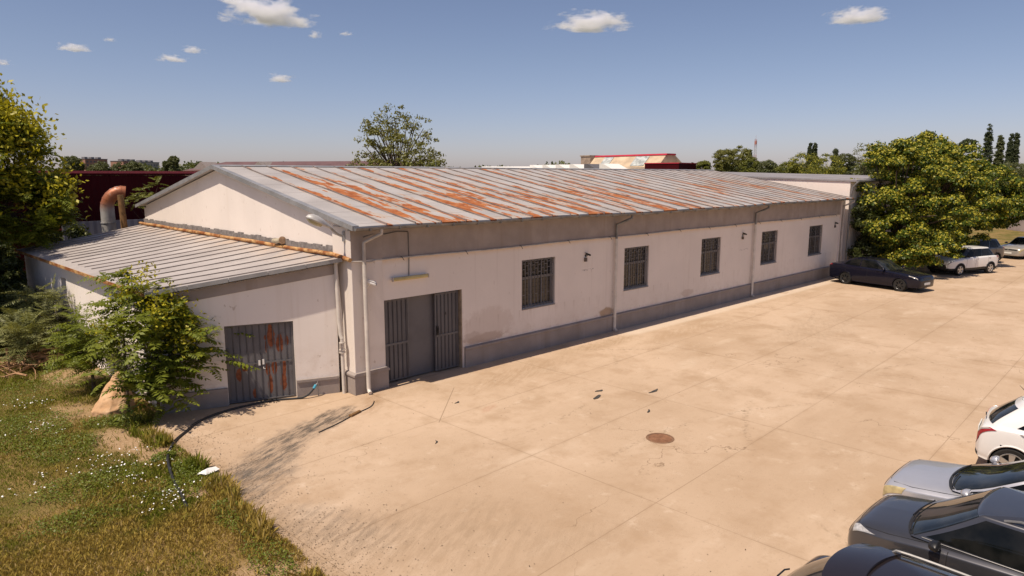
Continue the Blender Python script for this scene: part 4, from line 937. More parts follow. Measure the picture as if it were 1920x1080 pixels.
def build_car(name, label, cat, car, pmat, wb, wr, loc, heading, opt):
    root = tag(empty(name, (loc[0], loc[1], 0), heading), label, cat)
    trk = opt['track']; xw = opt['xw']           # xw=(front axle x, rear axle x)
    nU, nV = 110, 44
    ns = len(car.st)-1
    us = np.linspace(0, ns, nU); vs = np.concatenate([np.linspace(0, 1.9, 6), np.linspace(2.1, 6, 26), np.linspace(6.3, 8, 12)]); nV = len(vs)
    U, Vv = np.meshgrid(us, vs, indexing='ij'); P = car.body(U, Vv)
    # open the wheel arches: push vertices near the rim onto the circle, drop faces inside
    RA = wr*1.13
    inside = np.zeros(P.shape[:2], bool)
    for xa in xw:
        dx = P[..., 0]-xa; dz = P[..., 2]-wr; dist = np.hypot(dx, dz); out = P[..., 1] > trk*.62
        near = out & (dist < RA+.03) & (dist > RA-.03); k = np.where(near, RA/np.maximum(dist, 1e-6), 1)
        P[..., 0] = np.where(near, xa+dx*k, P[..., 0]); P[..., 2] = np.where(near, wr+dz*k, P[..., 2])
        inside |= out & (np.hypot(P[..., 0]-xa, P[..., 2]-wr) < RA-.004) & (Vv < 6)
    id_ = np.arange(nU*nV).reshape(nU, nV)
    Q = np.stack([id_[:-1, :-1], id_[1:, :-1], id_[1:, 1:], id_[:-1, 1:]], -1).reshape(-1, 4)
    bad = inside.ravel()[Q].any(1); Q = Q[~bad]
    mid = P.reshape(-1, 3)[Q].mean(1); low = opt.get('clad', .0)
    mi = np.where(mid[:, 2] < low, 1, 0)
    V = P.reshape(-1, 3); n = len(V)
    V2 = np.concatenate([V, V*np.array([1, -1, 1])]); F = np.concatenate([Q[:, ::-1], Q+n]); mi = np.concatenate([mi, mi])
    me = qmesh('body', V2, F, [pmat, M_trim], mi)
    bm = bmesh.new(); bm.from_mesh(me); bmesh.ops.remove_doubles(bm, verts=bm.verts, dist=2e-4); 
    # close both ends
    be = [e for e in bm.edges if e.is_boundary and (abs(e.verts[0].co.x-car.st[0, 0]) < 1e-3 and abs(e.verts[1].co.x-car.st[0, 0]) < 1e-3 or abs(e.verts[0].co.x-car.st[-1, 0]) < 1e-3 and abs(e.verts[1].co.x-car.st[-1, 0]) < 1e-3)]
    try: bmesh.ops.holes_fill(bm, edges=be, sides=0)
    except Exception: pass
    bmesh.ops.recalc_face_normals(bm, faces=bm.faces); bm.to_mesh(me); bm.free()
    me.polygons.foreach_set('use_smooth', [True]*len(me.polygons)); me.set_sharp_from_angle(angle=R(50)); me.update()
    body = link('body', me, root)
    # wheel housings and arch lips
    for xa in xw:
        for s in (-1, 1):
            b = MB(); lp = MB()
            pts = [(xa+RA*math.cos(a), wr+RA*math.sin(a)) for a in np.linspace(-.35, math.pi+.35, 22)]
            V = [(x, s*trk*.62, z) for x, z in pts]+[(x, s*(trk+.02), z) for x, z in pts]; k = len(pts)
            b.add(V, [(i, i+1, k+i+1, k+i) for i in range(k-1)]); b.add(V[:k], [tuple(range(k))])
            # lip follows the body side
            path = []
            for a in np.linspace(-.30, math.pi+.30, 26):
                x, z = xa+RA*math.cos(a), wr+RA*math.sin(a)
                ii = np.argmin((P[..., 0]-x)**2*1 + (P[..., 2]-z)**2 + np.where(P[..., 1] < trk*.6, 9, 0)); yy = P.reshape(-1, 3)[ii, 1]
                path.append((x, s*(yy+.002), z))
            lp.tube(path, .017 if not opt.get('clad') else .034, 6)
            b.build('wheel_housing', M_seamline, root)
            lp.build('arch_lip', M_trim if opt.get('clad') else pmat, root, smooth='auto')
    # cabin shell
    nT = 9; nP = 80; T = len(car.gh)-1
    pp, tt = np.meshgrid(np.linspace(0, 9, nP), np.linspace(0, T, nT*2), indexing='ij'); C = car.cabin(pp, tt)
    top = C[:, -1]; ctr = np.array([(top[:, 0].max()+top[:, 0].min())/2, 0, top[0, 2]]); crown = opt.get('crown', .05)
    rings = []
    for q in (.03, .08, .16, .28, .45, .65, .85, 1.0):
        k = 1-q; r_ = ctr+(top-ctr)*k; r_[:, 2] = top[:, 2]+crown*(1-(1-q)**2.2); rings.append(r_)
    C = np.concatenate([C, np.stack(rings, 1)], 1); nT2 = C.shape[1]
    id_ = np.arange(nP*nT2).reshape(nP, nT2)
    Q = np.stack([id_[:-1, :-1], id_[1:, :-1], id_[1:, 1:], id_[:-1, 1:]], -1).reshape(-1, 4); V = C.reshape(-1, 3); n = len(V)
    rowi = np.tile(np.arange(nT2-1), nP-1); mi = np.where(rowi >= nT*2-3, 1, 0); mi = np.concatenate([mi, mi])
    me = qmesh('roof', np.concatenate([V, V*np.array([1, -1, 1])]), np.concatenate([Q, Q[:, ::-1]+n]), [opt.get('pillar', pmat), opt.get('roofmat', pmat)], mi)
    bm = bmesh.new(); bm.from_mesh(me); bmesh.ops.remove_doubles(bm, verts=bm.verts, dist=2e-4); bmesh.ops.recalc_face_normals(bm, faces=bm.faces); bm.to_mesh(me); bm.free()
    me.polygons.foreach_set('use_smooth', [True]*len(me.polygons)); me.set_sharp_from_angle(angle=R(60)); me.update()
    roof = link('roof', me, root)
    # glass
    t0, t1 = opt.get('gt', (.22, T-.16))
    patch(car.cabin, [(0, t0*.5), (2.62, t0*.5), (2.6, t1+.05), (0, t1+.05)], 'windscreen', M_glass, root, nu=14, both=True)
    if opt.get('rear_glass', True):
        r0, r1 = opt.get('rg', (t0+.15, t1)); patch(car.cabin, [(7.15, r0), (9, r0), (9, r1), (7.35, r1)], 'rear_window', M_glass, root, nu=12, both=True)
    for s in (-1, 1):
        for sp in opt['side_glass']:
            patch(car.cabin, sp, 'side_window', M_glass_side, root, side=s, nu=10, nv=6)
    # window surround strips
    if opt.get('chrome_rail'):
        b = MB()
        for s in (-1, 1):
            path = [tuple(q*np.array([1, s, 1])) for q in car.cabin(np.linspace(2.9, 6.6, 16), np.full(16, .06)*1.0 if False else np.full(16, opt['chrome_rail']))]
            path = [(x, y+s*.006, z) for x, y, z in path]; b.tube(path, .006, 5)
        b.build('window_trim', M_gutter, root, smooth='auto')
    # lights
    for s in (-1, 1):
        patch(car.body, opt['head'], 'headlight', opt.get('head_mat', M_lens), root, side=s, nu=10, nv=7, off=.008, thick=.02)
        patch(car.body, opt['tail'], 'taillight', M_red, root, side=s, nu=10, nv=7, off=.012, thick=.02)
        if 'tail2' in opt: patch(car.body, opt['tail2'], 'reverse_light', M_lens, root, side=s, nu=8, nv=6, off=.017, thick=.01)
    # grille and intakes at the nose
    for nm, cr_, mt in opt.get('front', []): patch(car.body, cr_, nm, mt, root, nu=8, nv=6, both=True, off=.007)
    for nm, cr_, mt in opt.get('rear', []): patch(car.body, cr_, nm, mt, root, nu=8, nv=6, both=True, off=.007)
    # panel gaps (thin dark lines on the body)
    b = MB()
    for s in (-1, 1):
        for ln in opt.get('gaps', []):
            P_ = strip_on(car.body, ln, .0); P_ = [(x, s*(y+.0005), z) for x, y, z in P_]; b.tube(P_, .0055, 5)
        for ln in opt.get('cgaps', []):
            P_ = strip_on(car.cabin, ln, .0); P_ = [(x, s*(y+.002), z) for x, y, z in P_]; b.tube(P_, .0055, 5)
    if b.v: merge(body, b, M_seamline)
    for s in (-1, 1):
        for (u_, v_) in opt.get('handles', []):
            q = car.body(np.array([u_]), np.array([v_]))[0]; h = MB(); h.tube([(q[0]-.09, s*(q[1]+.004), q[2]), (q[0]-.05, s*(q[1]+.028), q[2]+.005), (q[0]+.06, s*(q[1]+.028), q[2]+.005), (q[0]+.09, s*(q[1]+.004), q[2])], .012, 6); h.build('door_handle', opt.get('handle_mat', pmat), root, smooth='auto')
        if 'mirror' in opt:
            mx, my, mz = opt['mirror']; h = MB(); V = []; NN = 12
            for t, ry, rz in ((0, .02, .02), (.03, .075, .06), (.10, .085, .07), (.17, .07, .055), (.20, .02, .02)):
                for j in range(NN): a = 2*math.pi*j/NN; V.append((mx+ry*(1.25 if math.cos(a) > 0 else .35)*math.cos(a), s*(my+t), mz+rz*.95*math.sin(a)+.01))
            h.add(V, [(i*NN+j, i*NN+(j+1) % NN, (i+1)*NN+(j+1) % NN, (i+1)*NN+j) for i in range(4) for j in range(NN)] + [tuple(range(NN)), tuple(4*NN+j for j in range(NN))])
            h.tube([(mx+.02, s*(my-.09), mz-.05), (mx, s*(my+.05), mz-.02)], .022, 6)
            h.build('mirror', opt.get('mirror_mat', pmat), root, smooth='auto')
    for xa in xw:
        for s in (-1, 1): make_wheel(root, (xa, s*(trk-.10), wr), wr, opt.get('tw', .21), opt.get('rim', M_rim), s, opt.get('spokes', 5), opt.get('rim_style', 'five'))
    b = MB(); b.box((car.st[0, 0]+.25, -trk*.6, .16), (car.st[-1, 0]-.25, trk*.6, .30)); b.build('underbody', M_seamline, root)
    if opt.get('wipers'):
        for pts in ([(1.9, .10, 1), (1.1, .22, 1), (.25, .30, 1)], [(.4, .10, 1), (.3, .20, -1), (1.3, .26, -1)]):
            b = MB(); P_ = []
            for p_, t_, sg in pts:
                q = car.cabin(np.array([p_]), np.array([t_]))[0]; P_.append((q[0]+.02, q[1]*sg, q[2]+.022))
            b.tube(smooth_path([Vector(q) for q in P_], 4), .010, 5); b.build('wiper', M_black, root)
        patch(car.cabin, [(0, -.0), (2.2, 0.0), (2.2, t0*.5-.02), (0, t0*.5-.02)], 'cowl_panel', M_trim, root, nu=14, both=True, off=.008)
    if opt.get('rails'):
        for s in (-1, 1):
            P_ = car.cabin(np.linspace(3.3, 6.6, 14), np.full(14, T*1.0)); P_[:, 1] = P_[:, 1]*.94; P_[:, 2] += .055; P_[0, 2] -= .05; P_[-1, 2] -= .05
            b = MB(); b.tube([(x, s*y, z) for x, y, z in P_], .017, 6); b.build('roof_rail', opt['rails'], root, smooth='auto')
    if opt.get('antenna'):
        ax, az = opt['antenna']; b = MB(); b.tube([(ax, 0, az), (ax-.04, 0, az+.02), (ax-.22, 0, az+.20)], [.018, .009, .004], 6); b.build('antenna', M_black, root)
    if opt.get('rear_wiper'):
        x_, y_, z_ = opt['rear_wiper']; b = MB(); b.tube([(x_, .03, z_), (x_+.015, -.12, z_+.06), (x_+.03, -.33, z_+.07)], .011, 5); b.build('rear_wiper', M_black, root)
    if opt.get('spoiler'):
        sp = opt['spoiler']; b = MB(); V = []
        for x_, hw_, z_ in sp:
            for y in np.linspace(-hw_, hw_, 13): V.append((x_+.10*(y/hw_)**2, y, z_-.03*(y/hw_)**2))
        k = len(sp); F = [(i*13+j, i*13+j+1, (i+1)*13+j+1, (i+1)*13+j) for i in range(k-1) for j in range(12)]; n = len(V)
        b.add(V+[(x, y, z-.03) for x, y, z in V], F+[tuple(q+n for q in f[::-1]) for f in F]); 
        rg = list(range(13))+[i*13+12 for i in range(1, k)]+[(k-1)*13+j for j in range(11, -1, -1)]+[i*13 for i in range(k-2, 0, -1)]
        b.add([p for i in rg for p in (V[i], (V[i][0], V[i][1], V[i][2]-.03))], [(2*i, 2*i+1, (2*i+3) % (2*len(rg)), (2*i+2) % (2*len(rg))) for i in range(len(rg))])
        b.build('spoiler', pmat, root, smooth='auto')
    for nm, x_, z_, tilt in opt.get('plates', []):
        b = MB(); b.box((x_-.008, -.26, z_-.055), (x_+.008, .26, z_+.055)); b.build('number_plate', opt.get('plate_mat', M_plate), root)
    return root

# station rows: x, half width, z bottom, z shoulder, z top centre
def sedan(L=4.84, Wd=.92, hb=1.02, hood=.98, deck=1.10, nose=.80, H=1.47):
    r, f = -L/2, L/2
    return [(r, Wd*.72, .36, .74, .78), (r+.03, Wd*.83, .31, .92, .96), (r+.12, Wd*.91, .27, deck-.08, deck-.02), (r+.40, Wd*.97, .24, deck-.05, deck+.005), (r+.95, Wd*.995, .22, hb-.005, deck+.01), (r+1.9, Wd, .20, hb-.03, hb+.05), (r+2.8, Wd, .20, hb-.06, hb+.02),
          (f-1.45, Wd*.995, .20, hb-.09, hood+.02), (f-.92, Wd*.985, .21, hood-.10, hood-.01), (f-.48, Wd*.955, .23, hood-.16, hood-.07), (f-.17, Wd*.88, .24, nose-.03, nose+.05), (f-.05, Wd*.79, .25, nose-.10, nose-.03), (f, Wd*.66, .28, nose-.22, nose-.17)]
def hatch(L=4.25, Wd=.89, hb=.98, hood=.95, nose=.76, zb=.24):
    r, f = -L/2, L/2
    return [(r, Wd*.72, .38, .66, .70), (r+.04, Wd*.85, .33, .84, .88), (r+.13, Wd*.935, .30, hb-.04, hb+.0), (r+.45, Wd*.985, .26, hb, hb+.04), (r+1.3, Wd, zb, hb-.01, hb+.06), (r+2.2, Wd, zb-.02, hb-.04, hb+.05),
          (f-1.40, Wd*.995, zb-.02, hb-.07, hood+.03), (f-.98, Wd*.985, zb-.02, hood-.09, hood+.01), (f-.50, Wd*.955, zb, hood-.15, hood-.05), (f-.19, Wd*.88, zb+.01, nose+.0, nose+.08), (f-.06, Wd*.79, zb+.03, nose-.09, nose-.02), (f, Wd*.66, zb+.06, nose-.22, nose-.16)]
car_opt_base = dict(track=.90)
# --- midnight sedan by the wall
L = 4.84; st = sedan()
gh = [(1.00, -1.98, .80, .96), (.64, -1.75, .775, 1.13), (.34, -1.47, .70, 1.33), (.16, -1.25, .62, 1.425)]
car = Car(st, gh, .13)
fx = -L/2 + .0
o = build_car('dark_sedan', 'midnight-blue sedan with black rims parked nose out at the warehouse far end', 'car', car, P_blue, 2.89, .325, (29.55, -2.95), R(-101), dict(
    track=.905, xw=(1.52, -1.37), crown=.045, gt=(.25, 2.72), rim=M_rim_dark, spokes=7, rim_style='thin',
    side_glass=[[(2.93, .36), (4.62, .32), (4.62, 2.68), (3.05, 2.68)], [(4.72, .34), (5.75, .40), (5.65, 2.62), (4.72, 2.62)], [(5.83, .42), (6.35, .9), (6.2, 2.2), (5.75, 2.62)]],
    head=[(8.95, 4.75), (10.6, 3.95), (10.45, 4.75), (8.9, 5.35)], tail=[(.6, 4.3), (2.6, 4.25), (2.3, 4.95), (.7, 5.0)], tail2=[(1.2, 4.5), (2.2, 4.5), (2.1, 4.7), (1.3, 4.7)],
    front=[('grille', [(11.05, 6.8), (11.05, 8), (11.75, 8), (11.75, 6.8)], M_trim)],
    gaps=[[(4.1, v) for v in np.linspace(2.2, 5.2, 8)], [(5.35, v) for v in np.linspace(2.2, 5.2, 8)], [(6.9, v) for v in np.linspace(2.2, 5.2, 8)]],
    handles=[(5.0, 4.35), (6.0, 4.3)], mirror=(.66, .86, 1.04), chrome_rail=.22, plates=[('f', 2.425, .44, 0)], wipers=False))
o.location = (29.77, -3.05, 0); o.rotation_euler = (0, 0, R(-100.9))
def gh_hatch(L, H, hb, fbase, ftop, rbase, rtop, wb_, wt):
    z0, z3 = hb-.04, H-.055
    def lv(t, e=0): return (fbase+(ftop-fbase)*t**.92, rbase+(rtop-rbase)*t**1.15, wb_+(wt-wb_)*t**1.2, z0+(z3-z0)*t)
    return [lv(0), lv(.33), lv(.72), lv(1.0)]
SG3 = [[(2.93, .34), (4.62, .30), (4.62, 2.68), (3.05, 2.68)], [(4.72, .30), (5.75, .36), (5.68, 2.62), (4.72, 2.62)], [(5.85, .5), (6.45, 1.2), (6.35, 2.2), (5.78, 2.6)]]
SG2 = [[(2.93, .34), (4.62, .30), (4.62, 2.68), (3.05, 2.68)], [(4.72, .30), (5.95, .6), (5.85, 2.55), (4.72, 2.62)]]
HG = [[(3.7, v) for v in np.linspace(2.2, 5.2, 8)], [(4.9, v) for v in np.linspace(2.2, 5.2, 8)], [(6.15, v) for v in np.linspace(2.2, 5.2, 8)]]
HOODGAP = [(6.35, 5.6), (7.0, 5.45), (7.8, 5.4), (8.6, 5.5), (9.2, 6.0), (9.45, 6.8), (9.5, 7.6), (9.5, 8.0)]
# --- dark grey crossover, near row
L = 4.25
car = Car(hatch(L, .87, .98, .97, .78, .30), gh_hatch(L, 1.52, .98, 1.42, .60, -2.02, -1.60, .80, .64), .14)
build_car('grey_crossover', 'dark grey crossover with roof rails between silver sedan and black hatchback', 'car', car, P_grey, 2.6, .335, (1.62, -14.29), R(90), dict(
    track=.88, xw=(1.27, -1.33), crown=.055, gt=(.25, 2.75), clad=.40, side_glass=SG3, rails=M_gutter, mirror_mat=M_black, chrome_rail=.2,
    head=[(8.15, 4.6), (9.4, 4.1), (9.5, 5.75), (9.0, 5.7)], head_mat=simple('headlamp_grey', (.42, .41, .40), .1, .2, .35, 16, .6), tail=[(.9, 4.2), (2.7, 4.3), (2.5, 5.0), (.9, 5.0)],
    front=[('grille', [(10.3, 5.2), (10.3, 7.9), (10.95, 7.9), (10.95, 5.2)], M_trim)],
    gaps=HG+[HOODGAP], handles=[(4.75, 4.5), (3.6, 4.45)], mirror=(.90, .84, .99), wipers=True, plates=[('f', L/2+.012, .52, 0)], plate_mat=M_black, antenna=(-1.6, 1.52)))
# --- silver sedan, near row
L = 4.55
car = Car(sedan(L, .85, .94, .88, 1.02, .71), [(1.40, -1.80, .76, .88), (.98, -1.56, .735, 1.04), (.58, -1.28, .665, 1.25), (.34, -1.05, .585, 1.36)], .14)
build_car('silver_sedan', 'silver sedan with yellowed headlights parked between grey crossover and white hatchback', 'car', car, P_silver, 2.7, .315, (3.70, -14.24), R(90), dict(
    track=.86, xw=(1.40, -1.30), crown=.045, gt=(.25, 2.72), side_glass=SG2, head_mat=M_lens_old,
    head=[(9.35, 3.8), (11.15, 3.2), (11.05, 4.5), (9.2, 4.95)], tail=[(.6, 4.3), (2.6, 4.25), (2.3, 4.95), (.7, 5.0)],
    front=[('grille', [(11.15, 5.6), (11.15, 7.9), (11.8, 7.9), (11.8, 5.6)], M_trim)],
    gaps=[[(4.1, v) for v in np.linspace(2.2, 5.2, 8)], [(5.35, v) for v in np.linspace(2.2, 5.2, 8)], [(6.9, v) for v in np.linspace(2.2, 5.2, 8)], [(7.15, 5.6), (8, 5.45), (9, 5.45), (9.9, 5.7), (10.5, 6.3), (10.75, 7.2), (10.8, 8)]],
    handles=[(5.0, 4.35), (6.0, 4.3)], mirror=(.98, .82, .97), wipers=True, plates=[('f', L/2+.012, .44, 0)]))
# --- black hatchback, rear towards the yard
L = 4.35
car = Car(hatch(L, .90, 1.00, .98, .78), gh_hatch(L, 1.53, 1.00, 1.35, .50, -2.12, -1.36, .82, .62), .14)
build_car('black_hatchback', 'glossy black hatchback with roof spoiler and roof rails, nearest the camera', 'car', car, P_black, 2.6, .32, (-1.42, -14.42), R(-92), dict(
    track=.885, xw=(1.30, -1.30), crown=.06, gt=(.25, 2.75), side_glass=SG3, rails=M_gutter, rear_wiper=(-2.10, 0, 1.06), rg=(.4, 2.5),
    head=[(8.55, 4.55), (10.35, 4.05), (10.25, 4.75), (8.35, 5.35)], tail=[(.9, 3.3), (2.5, 3.6), (2.4, 4.4), (.9, 4.3)],
    spoiler=[(-1.16, .56, 1.54), (-1.38, .57, 1.53), (-1.58, .555, 1.50)], gaps=HG+[HOODGAP], cgaps=[], handles=[(4.75, 4.5), (3.6, 4.45)], mirror=(.78, .85, 1.04), wipers=True))
# --- white hatchback
L = 4.25
car = Car(hatch(L, .885, .99, .96, .77), gh_hatch(L, 1.49, .99, 1.12, .40, -2.04, -1.50, .81, .60), .13)
build_car('white_hatchback', 'white hatchback with five-spoke wheels and red taillights at the right edge', 'car', car, P_white, 2.6, .325, (7.40, -14.60), R(-84), dict(
    track=.875, xw=(1.10, -1.52), crown=.06, gt=(.25, 2.75), side_glass=[[(2.93, .34), (4.62, .30), (4.62, 2.68), (3.05, 2.68)], [(4.72, .30), (5.80, .5), (5.55, 2.45), (4.72, 2.62)]], rear_wiper=(-2.06, 0, 1.0), rg=(.35, 2.35),
    head=[(8.55, 4.55), (10.35, 4.05), (10.25, 4.75), (8.35, 5.35)], tail=[(.75, 3.45), (2.75, 4.25), (2.4, 4.95), (.85, 4.9)], tail2=[(1.1, 4.35), (2.5, 4.5), (2.3, 4.85), (1.15, 4.8)],
    rear=[('bumper_lip', [(.25, 1.6), (.25, 2.2), (1.2, 2.2), (1.2, 1.6)], M_trim)], plates=[('r', -L/2-.012, .74, 0)],
    gaps=HG+[[(1.35, 5.3), (1.3, 4.2), (1.25, 3.6), (.6, 3.5), (.1, 3.5)]], cgaps=[[(8.9, 2.98), (7.4, 2.98), (6.9, 2.9)]], handles=[(4.75, 4.5), (3.45, 4.45)], mirror=(.74, .84, 1.03), antenna=(-1.35, 1.49), handle_mat=P_white))
# --- cars under and beyond the trees
L = 4.2
car = Car(hatch(L, .88, 1.05, 1.03, .82, .30), gh_hatch(L, 1.60, 1.05, 1.10, .34, -2.0, -1.55, .79, .61), .13)
build_car('white_crossover', 'white crossover with black lower cladding half hidden under the tree', 'car', car, P_white, 2.6, .335, (38.7, -4.65), R(158), dict(
    track=.87, xw=(1.27, -1.33), crown=.05, clad=.44, side_glass=SG3, pillar=M_glass, roofmat=P_white, head=[(8.55, 4.55), (10.35, 4.05), (10.25, 4.75), (8.35, 5.35)], tail=[(.9, 4.2), (2.7, 4.3), (2.5, 5.0), (.9, 5.0)],
    gaps=HG, handles=[(4.75, 4.5), (3.6, 4.45)], mirror=(.76, .84, 1.10), mirror_mat=M_black))
car = Car(hatch(4.4, .91, 1.08, 1.06, .86, .30), gh_hatch(4.4, 1.66, 1.08, 1.15, .38, -2.1, -1.75, .82, .64), .13)
build_car('dark_crossover', 'dark grey crossover parked behind the white one in tree shade', 'car', car, P_grey, 2.6, .345, (44.6, -3.75), R(158), dict(
    track=.90, xw=(1.30, -1.33), crown=.05, clad=.44, side_glass=SG3, head=[(8.55, 4.55), (10.35, 4.05), (10.25, 4.75), (8.35, 5.35)], tail=[(.9, 4.2), (2.7, 4.3), (2.5, 5.0), (.9, 5.0)], gaps=HG, mirror=(.76, .86, 1.12)))
car = Car(sedan(4.7, .89, .98, .95, 1.05, .76), [(1.02, -1.86, .78, .94), (.64, -1.60, .755, 1.10), (.32, -1.32, .68, 1.31), (.14, -1.10, .60, 1.40)], .14)
build_car('old_silver_sedan', 'older beige-silver sedan parked beyond the dark crossover at far right', 'car', car, P_silver2, 2.7, .32, (51.3, -5.6), R(165), dict(
    track=.875, xw=(1.45, -1.32), crown=.045, side_glass=SG2, head_mat=M_lens_old, head=[(9.35, 3.8), (11.15, 3.2), (11.05, 4.5), (9.2, 4.95)], tail=[(.6, 4.3), (2.6, 4.25), (2.3, 4.95), (.7, 5.0)],
    front=[('grille', [(11.1, 5.6), (11.1, 7.9), (11.8, 7.9), (11.8, 5.6)], M_trim)], gaps=[[(5.35, v) for v in np.linspace(2.2, 5.2, 8)]], mirror=(.70, .83, 1.0), plates=[('f', 2.36, .44, 0)]))

# ------------------------------------------------------------------ vegetation
def unit(v): return v/np.maximum(np.linalg.norm(v, axis=-1, keepdims=True), 1e-9)
def leaf_quads(P, D, Nn, ln, wd):
    """diamond leaves: base P, direction D, face normal Nn"""
    S_ = unit(np.cross(D, Nn)); ln = np.asarray(ln).reshape(-1, 1); wd = np.asarray(wd).reshape(-1, 1)
    V = np.stack([P, P+D*ln*.45+S_*wd*.5, P+D*ln, P+D*ln*.45-S_*wd*.5], 1)
    return V.reshape(-1, 3)
def quads(n, off=0): return np.arange(n*4).reshape(-1, 4)+off
def rnd_dir(n):
    return unit(rng.normal(size=(n, 3)))
def clump_crown(ells, nclump, nleaf, cr, leaf, up=.35, shell=.55, flat=.75, frac2=.0, lowcut=None):
    """leaf positions for clumps spread through the union of ellipsoids [(cx,cy,cz,rx,ry,rz,weight)]"""
    C = []; wts = np.array([e[6] for e in ells]); wts = wts/wts.sum()
    for e, n in zip(ells, rng.multinomial(nclump, wts)):
        d = rnd_dir(n); r = (shell + (1-shell)*rng.random((n, 1)))**.6
        C.append(np.array(e[:3]) + d*r*np.array(e[3:6]))
    C = np.concatenate(C)
    if lowcut is not None: C = C[C[:, 2] > lowcut]
    ctr = np.average(np.array([e[:3] for e in ells]), axis=0, weights=wts)
    n = len(C); idx = np.repeat(np.arange(n), nleaf)
    rad = cr*(.6+.7*rng.random(n))
    d = rnd_dir(len(idx)); d[:, 2] = np.abs(d[:, 2])*1.0-.25; d = unit(d)
    q = (rng.random((len(idx), 1)))**.45
    P = C[idx] + d*q*rad[idx, None]*np.array([1, 1, flat])
    Nn = unit(d*.8 + rnd_dir(len(idx))*.75 + np.array([0, 0, up]))
    D = unit(np.cross(Nn, rnd_dir(len(idx))) + np.array([0, 0, -.25]))
    ln = leaf*(.65+.7*rng.random(len(idx)))
    return P, D, Nn, ln, q[:, 0], d
def limb_mesh(b, base, ends, r0, rng_, bend=.25):
    for e, r1 in ends:
        e = Vector(e); p0 = Vector(base); mid = p0.lerp(e, .5)+Vector((rng_.uniform(-bend, bend), rng_.uniform(-bend, bend), rng_.uniform(0, bend)))
        b.tube(smooth_path([p0, p0.lerp(mid, .5), mid, e], 3), list(np.linspace(r0, r1, 10)), 7)
def leafy_tree(name, label, x, y, ells, trunk_r, nclump, nleaf, cr, leaf, mat, mat2=None, frac2=0, group=None, lowcut=None, cat='tree', trunk_top=None, seed=1, flat=.75, wratio=.62, lean=(0, 0), nlimb=9, shell=.55):
    global rng
    rng = np.random.default_rng(seed); rg = random.Random(seed)
    root = tag(empty(name, (x, y, 0)), label, cat, group)
    zc = np.average([e[2] for e in ells], weights=[e[6] for e in ells]); tt = trunk_top or zc*.75
    b = MB(); top = Vector((lean[0], lean[1], tt))
    b.tube(smooth_path([Vector((0, 0, -.1)), Vector((.03, .02, tt*.35)), Vector((lean[0]*.6, lean[1]*.6, tt*.7)), top], 4), list(np.linspace(trunk_r*1.25, trunk_r*.55, 13)), 10)
    ends = []
    for k in range(nlimb):
        e = rg.choices(ells, [q[6] for q in ells])[0]; a = rg.uniform(0, 2*math.pi); u = rg.uniform(-.2, .85)
        c_ = math.sqrt(max(0, 1-u*u)); ends.append(((e[0]+e[3]*.75*c_*math.cos(a), e[1]+e[4]*.75*c_*math.sin(a), e[2]+e[5]*.75*u), trunk_r*.10))
    for e in ends:
        st = Vector((0, 0, 0)).lerp(top, rg.uniform(.55, 1.0)); limb_mesh(b, (st.x, st.y, tt*rg.uniform(.6, 1.0)), [e], trunk_r*.42, rg)
    b.build('trunk', M_bark, root, smooth='auto')
    P, D, Nn, ln, q, d = clump_crown(ells, nclump, nleaf, cr, leaf, lowcut=lowcut, flat=flat, shell=shell)
    V = leaf_quads(P, D, Nn, ln, ln*wratio); mi = np.zeros(len(P), int)
    mats = [mat]
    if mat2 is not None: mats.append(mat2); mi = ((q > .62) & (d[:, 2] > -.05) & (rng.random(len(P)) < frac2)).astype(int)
    link('crown', qmesh('crown', V, quads(len(P)), mats, mi), root)
    return root
def fronds(base, dirs, L, npair, ll, lw, droop=.35):
    """pinnate leaves; arrays of base points, directions, lengths -> quad vertices and material index"""
    n = len(base); L = L.reshape(-1, 1); side = unit(np.cross(dirs, np.array([0, 0, 1.0]))+1e-6); Vs = []
    upv = unit(np.cross(side, dirs))
    tw = (rng.random((n, 1))-.5)*.9; side2 = side*np.cos(tw)+upv*np.sin(tw)
    def pt(t): return base+dirs*L*t+np.array([0, 0, -1.0])*droop*L*t*t
    for k in range(npair):
        t = .16+.80*k/(npair-1); sz = (1-.45*abs(2*t-1.05)**1.6)
        p = pt(t); tang = unit(dirs+np.array([0, 0, -2*droop])*t)
        for s in (-1, 1):
            D = unit(side2*s*.88+tang*.38+np.array([0, 0, -.30])+rng.normal(size=(n, 3))*.10); Nn = unit(np.cross(D, tang)*s+rng.normal(size=(n, 3))*.15)
            Vs.append(leaf_quads(p, D, Nn, ll*sz*L[:, 0]*(.9+.2*rng.random(n)), lw*sz*L[:, 0]))
    D = unit(dirs+np.array([0, 0, -2*droop])); Vs.append(leaf_quads(pt(.96), D, upv, ll*.8*L[:, 0], lw*.8*L[:, 0]))
    # rachis as a thin quad
    r0 = pt(0); r1 = pt(.5); r2 = pt(.98); wv = side*.006
    Vs.append(np.stack([r0-wv, r0+wv, r1+wv, r1-wv], 1).reshape(-1, 3)); Vs.append(np.stack([r1-wv, r1+wv, r2+wv*.5, r2-wv*.5], 1).reshape(-1, 3))
    return np.concatenate(Vs)
def pinnate_crown(tips, nf, L, npair, ll, lw, spread=1.0, droop=.35, up=.45):
    """a rosette of fronds at each branch tip"""
    tips = np.asarray(tips, float); idx = np.repeat(np.arange(len(tips)), nf); n = len(idx)
    d = rnd_dir(n); d[:, 2] = np.abs(d[:, 2])*.6+up*rng.random(n)-.12; d = unit(d)
    base = tips[idx]+rng.normal(size=(n, 3))*np.array([.08, .08, .12])*spread
    return fronds(base, d, L*(.65+.6*rng.random(n)), npair, ll, lw, droop)
